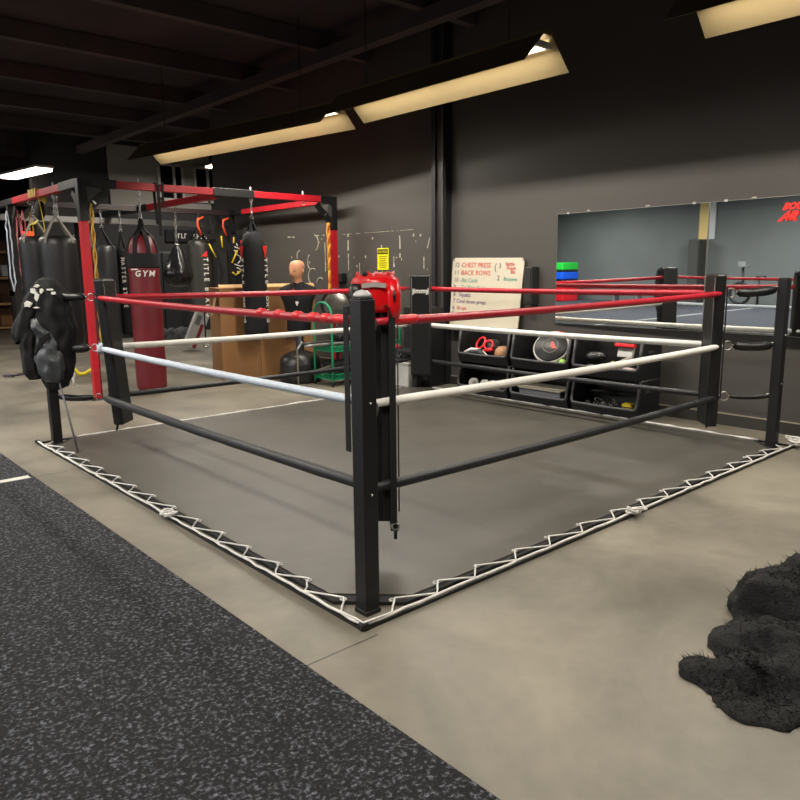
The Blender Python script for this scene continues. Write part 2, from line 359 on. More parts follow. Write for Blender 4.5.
    # knots bunched on the cord
kb=MB()
for c0 in ((-.14,1.78),):
    for i in range(5): kb.torus((c0[0]+random.uniform(-.03,.03),c0[1]+random.uniform(-.06,.06),.032+.006*i),.035,.006,(random.uniform(-.4,.4),random.uniform(-.4,.4),1),14,5)
tag(kb.build('cord_knot',cord),'bunched knot of white cord halfway along the left front ring edge','knot')
kb=MB()
for c0 in ((1.98,-.14),):
    for i in range(5): kb.torus((c0[0]+random.uniform(-.06,.06),c0[1]+random.uniform(-.03,.03),.032+.006*i),.035,.006,(random.uniform(-.4,.4),random.uniform(-.4,.4),1),14,5)
tag(kb.build('cord_knot',cord),'bunched knot of white cord halfway along the right front ring edge','knot')
kb=MB()
for i in range(8): kb.torus((4.5+random.uniform(-.07,.07),-.12+random.uniform(-.03,.03),.034+.006*i),.04,.007,(random.uniform(-.5,.5),random.uniform(-.5,.5),1),14,5)
tag(kb.build('cord_knot',cord),'thick wad of white cord beside the foot of the right ring post','knot')
# ---------------------------------------------------------------- posts
posts={'near':((0,0),1.385),'left':((0,S),1.41),'right':((S,0),1.405),'far':((S,S),1.41)}
plab={'near':'tall black square ring post nearest the camera, headgear hung behind its top','left':'black square ring post at the left corner under the jacket','right':'black square ring post at the right corner by the mirror','far':'black ring post at the far corner behind the pad with a white logo'}
for k,((x,y),h) in posts.items():
    o=thing('ring_post',plab[k],'post',(x,y,0),0,'boxing ring corner posts')
    up=MB().box((x,y,.016+(h-.016)/2),(.078,.078,h-.016),bev=.004).build('upright',black_steel,o)
    MB().box((x,y,.012),(.086,.086,.02),bev=.003).build('foot_plate',black_steel,o)
    MB().box((x,y,h+.004),(.07,.07,.008),bev=.003).build('end_cap',black_plastic,up)
    for z in (.55,.95):
        if k in('near','right'): MB().lathe([(.006,0),(.006,.006),(0,.008)],(0,0,0),8,M=Matrix.Translation(V(x-.0,y-.039,z))@Matrix.Rotation(PI/2,4,'X')).build('bolt',chrome,up)
# ---------------------------------------------------------------- ropes
K={'near':(KO,KO),'left':(KO,S-KO),'right':(S-KO,KO),'far':(S-KO,S-KO)}
Z={'top':1.29,'middle':.865,'bottom':.44}
sides=[('near','left','left front'),('near','right','right front'),('left','far','left back'),('right','far','right back')]
def ropez(level,k): return Z[level]+{('top','near'):-.03,('top','left'):.01,('top','right'):.005,('middle','near'):-.0,('bottom','near'):0.0,('bottom','left'):-.01}.get((level,k),0)
for a,b,lab in sides:
    for lv,z in Z.items():
        pa=V(*K[a],ropez(lv,a)); pb_=V(*K[b],ropez(lv,b)); d=(pb_-pa).normalized(); pa=pa+d*(.05 if a!='near' else .0); pb_=pb_-d*.05
        n=24; sag=.012; 
        pts=[pa.lerp(pb_,i/n)-V(0,0,sag*4*(i/n)*(1-i/n)) for i in range(n+1)]
        back='back' in lab
        r={'top':.021,'middle':.023,'bottom':.032}[lv]
        if back: r={'top':.025,'middle':.026,'bottom':.022}[lv]
        if lab=='right front' and lv=='bottom': r=.027
        m={'top':red_vinyl,'middle':pale_vinyl if lab=='left front' else white_vinyl,'bottom':dark_sleeve}[lv]
        cname={'top':'red','middle':'white','bottom':'black'}[lv]
        o=thing('ring_rope','%s padded %s rope along the %s side of the boxing ring'%(cname,lv,lab),'rope',tuple(pa),0,'boxing ring ropes')
        rr=[r*((.8 if a=='near' and i==0 else .45) if i in(0,n) else (1+random.uniform(-.05,.05))) for i in range(n+1)]
        sl=MB().tube(pts,rr,12).build('sleeve',m,o)
        # lacing seam running along the sleeve
        MB().tube([p+V(0,0,-r*.95) if not back else p+V(0,0,-r) for p in pts[1:-1]],.004,5).build('seam',m,sl)
        if lv=='top' and a=='near':
            for f in ((.065,.1,.13,.17,.22,.27) if lab=='left front' else (.045,.06)):
                q=pa.lerp(pb_,f); w=.06 if f<.08 else .03; MB().tube([q-d*w,q-d*w*.6,q,q+d*w*.6,q+d*w],[r*1.02,r*1.16,r*1.12,r*1.18,r*1.02],12).build('tape_wrap',red_tape,sl)
        if lv=='middle' and a!='near':
            q=pb_.lerp(pa,.03); MB().tube([q-d*.05,q,q+d*.03],[r*1.1,r*1.3,r*1.1],10).build('tape_wrap',white_vinyl,sl)
        if lv=='middle' and a=='near' and lab=='left front':
            q=pb_.lerp(pa,.02); MB().loft([(q.x,q.y+.05,q.z-.05,.02,.03,0),(q.x,q.y+.03,q.z-.02,.035,.05,0),(q.x,q.y+.02,q.z+.03,.035,.05,0),(q.x,q.y,q.z+.05,.02,.03,0)],12,nz=.01,ns=20).build('tape_wrap',pale_vinyl,sl)
# ---------------------------------------------------------------- turnbuckles
def diag(k): x,y=posts[k][0]; s=(1 if x<1 else -1, 1 if y<1 else -1); return V(s[0],s[1],0).normalized()
for k in posts:
    (x,y),h=posts[k]; d=diag(k)
    for lv in Z:
        z1=ropez(lv,k); z0=z1+.03*(1 if lv=='top' else .1)
        a=V(x,y,0)+d*.056+V(0,0,z0); c=V(*K[k],z1)-d*.0; 
        o=thing('turnbuckle','%s turnbuckle in a black sleeve joining the %s ring post to its %s rope corner'%({'top':'upper','middle':'middle','bottom':'lower'}[lv],k,{'top':'red','middle':'white','bottom':'black'}[lv]),'turnbuckle',tuple(a),0,'ring turnbuckles')
        ring=c-d*.02; e=ring-d*.045; L_=e-a
        rr=.037 if lv!='bottom' else .019
        if k=='left' and lv=='bottom': rr=.028
        if k=='far': rr=.03
        pts=[a+L_*t_+V(0,0,-.012*math.sin(PI*t_)) for t_ in (0,.06,.15,.35,.55,.75,.92,1)]
        MB().tube(pts,[.012,rr*.8,rr,rr*1.05,rr*.95,rr*1.02,rr*.9,.012],10).build('sleeve',black_vinyl,o)
        MB().torus(ring,.036 if k!='left' else .03,.0055,d.cross(V(0,0,1)),20,6).build('ring',chrome,o)
        MB().tube([e-d*.01,e+d*.012],.009,6).tube([a-d*.014,a+d*.03],.008,6).build('clip',brass if lv=='bottom' else chrome,o)
        MB().torus(a+V(0,0,0),.02,.005,d.cross(V(0,0,1)),12,5).build('eye_bolt',chrome,o)
# ---------------------------------------------------------------- corner pads
padlab={'near':'black corner pad behind the nearest ring post under the red headgear','left':'tall black corner pad inside the left ring corner','right':'tall black corner pad inside the right ring corner before the mirror','far':'tall black corner pad at the far ring corner with a white logo'}
for k in posts:
    d=diag(k); (x,y),h=posts[k]; off=.385*math.sqrt(2) if k not in('near','far') else (.42 if k=='near' else .455)*math.sqrt(2)
    zc0,zc1={'near':(.22,1.40),'left':(.2,1.455),'right':(.2,1.45),'far':(.27,1.45)}[k]
    c=V(x,y,0)+d*off+(V(.055,-.055,0) if k=='far' else V(0,0,0)); rz=math.atan2(d.y,d.x); lean=.08 if k=='left' else 0
    o=thing('corner_pad',padlab[k],'pad',(c.x,c.y,zc0),rz,'ring corner pads')
    body=MB().box((0,0,0),(.09,{'near':.19,'far':.245}.get(k,.23),zc1-zc0),bev=.018)
    nv=[]
    for v in body.v:
        f=v.z/(zc1-zc0)+.5
        w=V(v.x+ (noise.noise(V(v.y*8,v.z*5,3))*.006), v.y, v.z); w.x+= -lean*(1-f)*-1
        nv.append(wm(o)@(w+V(0,0,(zc1-zc0)/2)))
    body.v=nv; pbody=body.build('body',black_vinyl,o)
    # piping and rear straps
    T=wm(o); hh=zc1-zc0
    pp=MB()
    for s in (-1,1): pp.tube([T@V(.045+lean*.5,s*.105,.03),T@V(.045,s*.105,hh-.03)],.004,5)
    pp.build('piping',mat('piping',(58,58,56),.5),pbody)
    fl=MB().strip([T@V(-.02+lean,-.08,-.0),T@V(-.03+lean,-.085,-.05)],.04,.004,d.cross(V(0,0,1))); fl.build('tie_strap',black_cloth,o)
    if k in('far','left'):
        rd=d.cross(V(0,0,1))*-1  # reading direction seen from ring centre
        rd=V(0,0,1).cross(-d)*-1
        sz=.078 if k=='far' else .06
        Mx=face(T@V(.048,0,hh-.21),-rd if False else V(0,0,1).cross(d),(0,0,1))
        lg=MB().text('jimmy',Mx,sz,th=.001,align='CENTER',off=.002)
        lg.box(tuple(T@V(.047,.088,hh-.19)),(.002,.008,.075),rz=rz); lg.box(tuple(T@V(.047,-.088,hh-.19)),(.002,.008,.06),rz=rz)
        lg.build('logo',print_white,pbody)
# rope spacer straps
def strapobj(x,y,z0,z1,axis,lab,w=.04,tail=True):
    m=MB(); out=V(0,1,0) if axis=='y' else V(1,0,0); nrm=V(1,0,0) if axis=='y' else V(0,1,0)
    for s in (-1,1): m.strip([V(x,y,z)+nrm*(s*.03) for z in [z0+(z1-z0)*i/30 for i in range(31)]],w,.004,out)
    m.strip([V(x,y,z1)+nrm*-.032,V(x,y,z1+.012),V(x,y,z1)+nrm*.032],w,.004,out)
    tag(m.build('rope_spacer_strap',black_cloth),lab,'strap','rope spacer straps')
strapobj(KO,.48,.60,1.325,'y','black webbing spacer strap just left of the nearest ring post')
strapobj(.405,KO,.24,1.325,'x','long black webbing spacer strap just right of the nearest ring post')
strapobj(KO+.0,S-.42,.44,1.33,'y','thin black spacer strap on the ropes by the left corner pad',.018)
strapobj(S-.40,KO,.44,1.33,'x','thin black spacer strap on the ropes by the right corner pad',.018)
cl=thing('hanging_clip','small metal snap clip dangling low from the near corner strap','clip',(.44,KO,.2))
MB().torus((.44,KO,.205),.018,.005,(1,1,0),14,5).build('hook',chrome,cl); MB().tube([(.44,KO,.19),(.44,KO,.14)],.009,6).build('swivel',black_steel,cl)
# ---------------------------------------------------------------- red headgear on the near corner
hg=thing('boxing_headgear','shiny red boxing headgear hung on top of the nearest corner pad','headgear',(.44,.44,1.25))
hc=V(.42,.42,0)
vd=V(.66,.75,0); rt=V(.75,-.66,0)
def HP(a,b,z): p=hc+rt*a+vd*b; return (p.x,p.y,z)
# shell: thick padded band open at left side, solid cheek at right
m=MB()
secs=[]; seg=28
prof=[(1.3,.80),(1.315,.95),(1.34,1.0),(1.38,1.0),(1.42,.99),(1.45,.96),(1.468,.88)]
vs=[];fs=[]
arc=[-1.85+ (4.15)*i/26 for i in range(27)]    # angle measured from the right (+a) axis
def shell(a,r,z): return HP(.0+r*math.cos(a)*.125,r*math.sin(a)*.115,z)
for layer,sc in ((0,1),(1,.72)):
    for z,s in prof:
        for a in arc: vs.append(shell(a,s*sc,z))
na=len(arc); nl=len(prof)
for L0 in (0,1):
    b0=L0*na*nl
    for i in range(nl-1):
        for j in range(na-1): fs.append([b0+i*na+j,b0+i*na+j+1,b0+(i+1)*na+j+1,b0+(i+1)*na+j])
for j in range(na-1):
    fs.append([j,j+1,na*nl+j+1,na*nl+j]); i=(nl-1)*na; fs.append([i+j,i+j+1,na*nl+i+j+1,na*nl+i+j])
for i in range(nl-1):
    for j in (0,na-1): fs.append([i*na+j,(i+1)*na+j,na*nl+(i+1)*na+j,na*nl+i*na+j])
m.add(vs,fs,0,True); m.build('shell',mat('headgear_red',(214,14,22),.3,0,.08,20,.1,8,coat=.4),hg)
# cheek guard hanging lower at the right, with an ear slot
q=MB().loft([(*HP(.085,-.055,1.26),.022,.035,-.7),(*HP(.09,-.06,1.28),.03,.055,-.7),(*HP(.092,-.06,1.32),.036,.07,-.7),(*HP(.09,-.06,1.39),.038,.072,-.7),(*HP(.085,-.05,1.46),.03,.06,-.7)],16,power=3)
q.build('cheek_guard',MATS['headgear_red'],hg)
q=MB().tube([HP(.095,-.13,1.35),HP(.095,-.132,1.38),HP(.095,-.13,1.41)],[.004,.008,.004],6); q.build('ear_slot',black_vinyl,hg)
q=MB().loft([(*HP(-.085,-.04,1.27),.02,.03,-.7),(*HP(-.09,-.05,1.29),.034,.055,-.7),(*HP(-.09,-.05,1.41),.036,.06,-.7),(*HP(-.09,-.05,1.44),.026,.045,-.7)],14,power=3); q.build('lining',black_vinyl,hg)
m=MB()
dm=[(*HP(0,0,z),a_*1.0,b_*1.0,-.72) for z,a_,b_ in ((1.40,.118,.108),(1.45,.117,.107),(1.47,.105,.095),(1.482,.075,.068),(1.487,.03,.03))]
m.loft(dm,26,nz=.012,ns=22)
for i in range(16):
    a=random.uniform(-.09,.09); b=random.uniform(-.09,.07); c=random.uniform(-.04,.04); d=random.uniform(-.04,.04)
    m.tube([HP(a,b,1.472),HP(a+c*.5,b+d*.5,1.49),HP(a+c,b+d,1.475)],.008,6,mi=(1,2,0,3)[i%4])
m.build('crown_lacing',[mat('headgear_red2',(190,26,30),.5),black_cloth,mat('pink_lining',(214,120,120),.6),MATS['headgear_red2'] if 'headgear_red2' in MATS else red_vinyl],hg)
MB().strip([HP(-.06,-.119,1.43),HP(0,-.124,1.435),HP(.055,-.122,1.43)],.022,.004,(0,0,1)).build('chin_strap',mat('strap_silver',(175,172,166),.4,.3),hg)
MB().tube([HP(-.02,-.1,1.26),HP(.02,-.12,1.27),HP(.06,-.1,1.23)],.011,6).build('buckle_strap',black_cloth,hg)
MB().lathe([(.04,0),(.038,.012),(.025,.024),(.0,.03)],(0.005,0.005,1.394),18).build('cap_disc',mat('cap_grey',(170,170,168),.4),hg)
# ---------------------------------------------------------------- jacket on the left post
jk=thing('hanging_jacket','black jacket with grey shiny panel draped over the left ring post','jacket',(0,S,.5))
jc=V(.05,S-.045,0); jr=V(.75,-.66,0); jv=V(.66,.75,0)
def JP(a,b,z): p=jc+jr*a+jv*b; return (p.x,p.y,z)
ja=math.atan2(jr.y,jr.x)
def JS(a,b,z,rx,ry): return (*JP(a,b,z),rx,ry,ja)
m=MB().loft([JS(-.02,-.02,.50,.05,.04),JS(-.01,-.03,.53,.1,.07),JS(0,-.03,.62,.13,.09),JS(0,-.02,.75,.16,.1),JS(-.01,-.01,.9,.18,.11),JS(-.01,0,1.05,.19,.12),JS(-.01,0,1.2,.17,.11),JS(-.02,0,1.32,.15,.1),JS(-.03,0,1.40,.12,.085),JS(-.03,0,1.445,.08,.06),JS(-.03,0,1.46,.03,.03)],56,nz=.022,ns=9,fold=.09,fn=9)
m.build('body',black_cloth,jk)
m=MB().loft([JS(-.27,-.06,.93,.05,.04),JS(-.26,-.06,.97,.075,.055),JS(-.23,-.06,1.08,.085,.06),JS(-.17,-.05,1.2,.08,.06),JS(-.13,-.04,1.32,.07,.06),JS(-.08,-.02,1.4,.05,.04)],40,nz=.012,ns=12,fold=.12,fn=6); m.build('sleeve',black_cloth,jk)
m=MB().loft([JS(-.17,-.07,.60,.045,.035),JS(-.2,-.07,.66,.06,.05),JS(-.21,-.07,.8,.065,.05),JS(-.2,-.06,.95,.06,.05),JS(-.16,-.05,1.1,.05,.04),JS(-.1,-.03,1.2,.03,.03)],40,nz=.012,ns=12,fold=.12,fn=6); m.build('sleeve',black_cloth,jk)
m=MB().loft([JS(0,-.09,.58,.06,.045),JS(-.01,-.1,.66,.11,.065),JS(-.02,-.1,.78,.12,.065),JS(-.02,-.09,.88,.1,.06),JS(-.03,-.08,.97,.09,.05),JS(-.1,-.09,1.05,.05,.05),JS(-.12,-.08,1.12,.03,.03)],44,nz=.018,ns=14,fold=.12,fn=7); o=m.build('leather_panel',grey_leather,jk); o['label']='grey shiny leather panel'
m=MB().strip([JP(.02,-.13,.99),JP(-.06,-.15,.93),JP(-.12,-.14,.84)],.05,.012,(0,0,1)); m.build('fold',black_cloth,jk)
m=MB()
for a,z,w,h_ in ((-.1,1.36,.06,.05),(-.07,1.31,.05,.08),(-.03,1.36,.04,.05),(-.07,1.40,.05,.03),(-.15,1.25,.08,.06),(-.08,1.22,.07,.014),(.04,1.37,.07,.018),(.07,1.34,.04,.035)):
    bq=-.105-.02*(1.4-z)/.2; n_=11; m.prism([JP(a+math.cos(2*PI*k/n_)*w/2*random.uniform(.6,1.1),bq,z+math.sin(2*PI*k/n_)*h_/2*random.uniform(.6,1.1)) for k in range(n_)],jv*.02)
m.build('white_patch',white_vinyl,jk)
# grey cord leaning from post to floor and dangling strap with a white hook
tag(MB().tube([(.02,S-.12,.62),(.0,S-.4,.3),(.0,S-.55,.03)],.009,6).build('slack_cord',mat('grey_cord',(85,88,92),.6)),'slack grey cord running from the left ring post down to the floor','cord')
# ---------------------------------------------------------------- bag rig
RX0,RX1,RXM,RY0,RY1,RY2,RH=1.12,4.72,3.05,6.55,9.6,12.65,2.58
rg=thing('bag_rig','large red and black steel frame rig from which the punching bags hang','rack',(RX0,RY0,0))
def bar(a,b,m_,w=.085,nm='beam'):
    a,b=Vector(a),Vector(b); c=(a+b)/2; d=b-a
    dim=(max(w,abs(d.x)),max(w,abs(d.y)),max(w,abs(d.z))); return MB().box(c,dim,bev=.004).build(nm,m_,rg)
zb=RH-.045
for x,y in ((RX0,RY0),(RX1,RY0),(RX0,RY1),(RX1,RY1),(RXM,RY2),(RX0,RY2)):
    red=(y==RY0); zt=2.12 if red else .1
    if red: bar((x,y,.01),(x,y,2.1),red_paint,.09,'upright'); bar((x,y,2.1),(x,y,RH),black_steel,.1,'upright_sleeve')
    else: bar((x,y,.01),(x,y,RH),black_steel,.09,'upright')
    MB().box((x,y,.008),(.2,.2,.014)).build('foot_plate',black_steel,rg)
e=.05
# front beam
bar((RX0+e,RY0,zb),(1.52,RY0,zb),black_steel,.1,'beam_sleeve'); bar((1.52,RY0,zb),(2.78,RY0,zb),red_paint); bar((2.78,RY0,zb),(3.38,RY0,zb),black_steel,.1,'beam_sleeve'); bar((3.38,RY0,zb),(4.48,RY0,zb),red_paint); bar((4.48,RY0,zb),(RX1-e,RY0,zb),black_steel,.1,'beam_sleeve')
# left beam
bar((RX0,RY0+e,zb),(RX0,7.2,zb),black_steel,.1,'beam_sleeve'); bar((RX0,7.2,zb),(RX0,9.3,zb),red_paint); bar((RX0,9.3,zb),(RX0,RY2,zb),black_steel)
# middle and right beams
bar((RXM,RY0+e,zb),(RXM,6.9,zb),black_steel); bar((RXM,6.9,zb),(RXM,9.2,zb),red_paint); bar((RXM,9.2,zb),(RXM,RY2,zb),black_steel,.1)
bar((RX1,RY0+e,zb),(RX1,6.85,zb),black_steel); bar((RX1,6.85,zb),(RX1,9.15,zb),red_paint); bar((RX1,9.15,zb),(RX1,RY1,zb),black_steel)
bar((RX0+e,RY1,zb),(RX1-e,RY1,zb),mat('brown_black',(40,30,30),.6)); bar((RX0+e,RY2,zb),(RXM-e,RY2,zb),galv)
bar((1.3,11.0,2.42),(4.9,11.0,2.42),galv,.1,'rear_rail')
# corner gussets
def guss(x,y,dx,dy):
    gs=MB().box((0,0,0),(.34,.02,.09),M=Matrix.Translation(V(x+dx*.17,y+dy*.17,RH-.24))@Matrix.Rotation(math.atan2(dy,dx),4,'Z')@Matrix.Rotation(-PI/4,4,'Y')).build('gusset',black_steel,rg)
    MB().box((0,0,0),(.02,.022,.05),M=Matrix.Translation(V(x+dx*.14,y+dy*.14,RH-.26))@Matrix.Rotation(math.atan2(dy,dx),4,'Z')@Matrix.Rotation(-PI/4,4,'Y')).build('gusset_bolt',chrome,gs)
for x,y,dx,dy in ((RX0,RY0,1,0),(RX0,RY0,0,1),(RX1,RY0,-1,0),(RX0,RY1,0,-1),(RX1,RY1,-1,0),(RX0,RY1,1,0)): guss(x,y,dx,dy)
for x,y in ((1.80,RY0),(3.35,RY0),(4.2,RY0),(RX0,7.55),(RX0,8.6)):
    MB().tube([(x,y,RH-.06),(x,y,RH+.05)],.01,6).torus((x,y,RH-.12),.022,.006,(0,1,0),12,5).build('eye_bolt',white_plastic,rg)
# ---------------------------------------------------------------- punching bags
def hangstraps(o,x,y,zt,r,ztop,m_=black_cloth,n=4,ch=True,w=.035):
    c=MB().chain((x,y,ztop),(x,y,zt+.32),.02); c.torus((x,y,zt+.3),.025,.005,(0,1,0),12,5); c.build('chain',chain_m,o)
    st=MB()
    for i in range(n):
        a=2*PI*i/n+.6; st.strip([V(x,y,zt+.28),V(x+r*.92*math.cos(a),y+r*.92*math.sin(a),zt+.0),V(x+(r+.004)*math.cos(a),y+(r+.004)*math.sin(a),zt-.08)],w,.006,(-math.sin(a),math.cos(a),0))
    st.build('hanging_strap',m_,o)
BODY={}
def bag(x,y,z0,z1,r,m_,lab,ztop=RH-.1,strap=black_cloth,dome=False,name='punching_bag'):
    o=thing(name,lab,'punching bag',(x,y,z0),0,'hanging punching bags')
    top=[(r,z1-.12),(r*.97,z1-.05),(r*.8,z1-.01),(0,z1)] if not dome else [(r,z1-.28),(r*.93,z1-.16),(r*.72,z1-.05),(r*.4,z1-.005),(0,z1)]
    prof=[(0,z0),(r*.8,z0+.005),(r*.95,z0+.03),(r,z0+.08)]+[(r*(1+.012*math.sin(i*1.7)),z0+.08+(z1-z0-.3)*i/8) for i in range(1,8)]+top
    BODY[o]=MB().lathe(prof,(x,y,0),28).build('body',m_,o)
    hangstraps(o,x,y,z1-(.02 if not dome else .12),r*(1 if not dome else .8),ztop,strap)
    return o
def facecam(x,y): 
    v=V(-1.89-x,-2.36-y,0).normalized(); return v, V(0,0,1).cross(v)
o=bag(1.80,RY0,.03,1.97,.185,maroon,'tall maroon punching bag with GYM lettering hanging nearest the front beam',dome=True)
v,rd=facecam(1.80,RY0)
mb=MB()
for i in range(7):
    a=2*PI*i/7+.2; u_=V(math.cos(a),math.sin(a),0); mb.strip([V(1.80,RY0,0)+u_*r_+V(0,0,z_) for r_,z_ in ((.188,1.70),(.188,1.76),(.176,1.83),(.139,1.93),(.08,1.985),(.03,2.05),(.012,2.15))],.05,.006,V(0,0,1).cross(u_))
mb.build('crown_strap',black_cloth,o)
# black crown band and straps, GYM lettering
MB().lathe([(.187,1.56),(.191,1.58),(.191,1.72),(.189,1.74)],(1.80,RY0,0),28).build('band',black_cloth,o)
def wraptext(txt,x,y,R,z,size,ang0,m_,o,name='lettering',vert=False,shear=0,aoff=0):
    # letters wrapped on the cylinder, facing outwards
    mb=MB(); a=ang0
    for i,chh in enumerate(txt):
        if vert and i and chh!=' ' and (txt[i-1]=='I')!=(chh=='I'): z+=size*.07
        if chh==' ':
            if vert: z-=size*.6
            else: a+=size*.5/R
            continue
        d=V(math.cos(a),math.sin(a),0)
        if vert:
            mb.text(chh,face(V(x,y,z)+d*(R+.002),(0,0,-1),V(0,0,1).cross(d)),size,th=.001,align='CENTER',off=.002); z-=size*(.66 if chh=='I' else .82)
        else:
            mb.text(chh,face(V(x,y,z)+d*(R+.003),V(0,0,1).cross(d),(0,0,1)),size,th=.001,align='CENTER',shear=shear,off=.002); a+=size*.82/R
    return mb.build(name,m_,BODY[o])
ca=math.atan2(v.y,v.x)
wraptext('GYM',1.80,RY0,.187,1.46,.1,ca-.42,print_white,o,shear=.2)
mb=MB(); 
for i in range(5):
    a=ca-.85+.1*i; mb.box((1.80+.189*math.cos(a),RY0+.189*math.sin(a),1.545),(.004,.022,.012),rz=a)
mb.build('underline',print_white,o)
bag(1.12,7.55,.55,1.98,.225,black_vinyl,'wide black punching bag on grey V straps behind the left post jacket',ztop=RH-.1,strap=strap_m)
bag(1.15,8.6,.5,2.02,.22,black_vinyl,'wide black punching bag at the far left beside the pink bands',ztop=RH-.1,strap=strap_m)
bag(2.42,9.6,.4,1.95,.19,mat('grey_black_vinyl',(44,46,48),.4,0,.1,20,.2,4),'dark grey punching bag just right of the red upright',ztop=RH-.1)
o=bag(2.72,9.6,.5,1.90,.085,black_cloth,'slim black striking bag with white vertical lettering left of the maroon bag',ztop=RH-.1)
v,rd=facecam(2.72,9.6); wraptext('MASTER STYLE',2.72,9.6,.086,1.72,.085,math.atan2(v.y,v.x)-.3,print_white,o,vert=True)
o=bag(4.09,9.6,.85,2.06,.215,mat('olive_black_vinyl',(52,51,46),.42,0,.1,20,.2,4),'black punching bag with red triangle and white TITLE BOXING lettering',ztop=RH-.1)
v,rd=facecam(4.09,9.6); a0=math.atan2(v.y,v.x)+.22
wraptext('TITLE BOXING',4.09,9.6,.215,1.72,.115,a0,print_white,o,vert=True)
d=V(math.cos(a0+.1),math.sin(a0+.1),0); t_=V(0,0,1).cross(d); c0=V(4.09,9.6,1.77)+d*.217
MB().prism([c0-t_*.06,c0+t_*.05,c0+t_*.05+V(0,0,.1)],d*.003).build('triangle_mark',print_red,o)
o=bag(3.35,RY0,.62,2.05,.168,black_cloth,'long black punching bag hanging in front of the cardboard box',ztop=RH-.1,dome=True)
v,rd=facecam(3.35,RY0); a0=math.atan2(v.y,v.x)
for s in (-1,1):
    aa=a0+s*1.15; wraptext('TITLE BOXING',3.35,RY0,.169,1.66,.1,aa-.1,print_white,o,vert=True)
    d=V(math.cos(aa),math.sin(aa),0); t_=V(0,0,1).cross(d); c0=V(3.35,RY0,1.68)+d*.171
    MB().prism([c0,c0+t_*.07+V(0,0,.17),c0-t_*.07+V(0,0,.17)],d*.003).build('triangle_mark',print_red,o)
# teardrop bag
o=thing('teardrop_bag','shiny black teardrop punching bag hanging beside the maroon bag','punching bag',(3.05,8.28,1.3),0,'hanging punching bags')
tp=[(0,1.285),(.09,1.295),(.17,1.335),(.215,1.42),(.218,1.50),(.19,1.60),(.14,1.71),(.085,1.82),(.035,1.9),(0,1.915)]
vs=[];fs=[];seg=36
for r,z in tp:
    for k in range(seg):
        a=2*PI*k/seg; rr=r*(1+(.07*math.sin(a*9)*(max(0,(z-1.5))/.35) if z>1.5 else 0)); vs.append((3.05+rr*math.cos(a),8.28+rr*math.sin(a),z))
for i in range(len(tp)-1):
    for k in range(seg): fs.append([i*seg+k,i*seg+(k+1)%seg,(i+1)*seg+(k+1)%seg,(i+1)*seg+k])
MB().add(vs,fs,0,True).build('body',mat('gloss_vinyl',(26,26,28),.22,0,.05,12),o)
MB().chain((3.05,8.28,1.93),(3.05,8.28,2.46),.022).build('chain',chain_m,o)
MB().torus((3.05,8.28,1.92),.03,.01,(0,0,1),12,6).build('collar',chrome,o)
# ---------------------------------------------------------------- gear hung on the rig
def bandobj(x,y,z0,z1,m_,lab,nm='resistance_band',w=.05,jit=.02,th=.006,base=0):
    mb=MB()
    for s in (-1,1):
        n=16; mb.strip([V(x+s*w/2*(1-abs(2*i/n-1)**6)+random.uniform(-jit,jit)*.3,y+random.uniform(-jit,jit),z1+(z0-z1)*i/n) for i in range(n+1)],.018,th,(.7,-.6,0))
    tag(mb.build(nm,m_),lab,'band','bands hung on the rig')
bandobj(1.24,9.45,1.05,2.42,pink,'pink resistance band on the far left rig upright, nearest the bag')
bandobj(1.16,9.40,.95,2.42,mat('rose_band',(190,95,100),.5),'rose resistance band hanging lowest on the far left rig upright')
bandobj(1.03,9.45,1.25,2.4,paleband,'pale grey resistance band on the far left rig upright')
bandobj(1.33,9.4,1.1,2.4,yband,'yellow resistance band beside the far left black bag')
def ropehang(x,y,z0,z1,m_,lab,r=.02):
    n=26; mb=MB()
    for s in (-1,1): mb.tube([V(x+s*.02*math.sin(i*.9),y+.02*math.cos(i*.8)*s,z1+(z0-z1)*i/n) for i in range(n+1)],r*.6,6)
    tag(mb.build('hanging_rope',m_),lab,'rope')
ropehang(1.21,RY0-.02,.55,2.3,yband,'twisted yellow and brown rope hanging beside the left red upright',.022)
ropehang(RX1-.1,RY0-.02,.9,2.2,mat('orange_yellow',(214,170,50),.6,col2=(214,90,40),vscale=6),'orange and yellow rope hanging beside the right red upright',.035)
# yellow and black suspension straps on left beam
o=thing('strap_bundle','tangled yellow and black straps draped over the left red beam','straps',(1.12,8.2,2.1))
mb=MB()
for i in range(5):
    y=8.1+.07*i; mb.strip([V(1.05,y,2.5),V(1.06,y,2.6),V(1.18,y+.02,2.6),V(1.19,y+.02,2.45),V(1.12+.03*i,y-.05,2.28),V(1.05,y+.1,2.15)],.03,.006,(0,1,0))
mb.build('yellow_strap',yellow,o); 
mb=MB(); mb.strip([V(1.06,7.98,2.5),V(1.08,7.97,2.3),V(1.1,7.96,2.05)],.1,.01,(.3,1,0)); mb.build('yellow_flap',yellow,o)
mb=MB(); mb.loft([(1.1,8.1,2.2,.03,.05,0),(1.1,8.12,2.26,.07,.12,0),(1.1,8.1,2.38,.06,.12,0),(1.1,8.1,2.44,.03,.05,0)],12,nz=.03,ns=12); mb.build('black_pouch',black_cloth,o)
tag(MB().chain((1.12,7.5,2.46),(1.12,7.5,2.2),.025).chain((1.16,7.62,2.46),(1.14,7.55,2.2),.02).build('spare_chain',chain_m),'loose silver chain looped at the left beam above the wide bags','chain')
tag(MB().strip([V(2.02,6.49,1.95),V(2.02,6.48,2.56),V(2.02,6.53,2.6),V(2.02,6.62,2.58),V(2.05,6.63,2.1)],.035,.006,(1,0,0)).strip([V(2.08,6.49,2.3),V(2.08,6.49,2.6)],.03,.006,(1,0,0)).build('hanging_loop_strap',black_cloth),'black strap looped over the front red beam right of the maroon bag','strap')
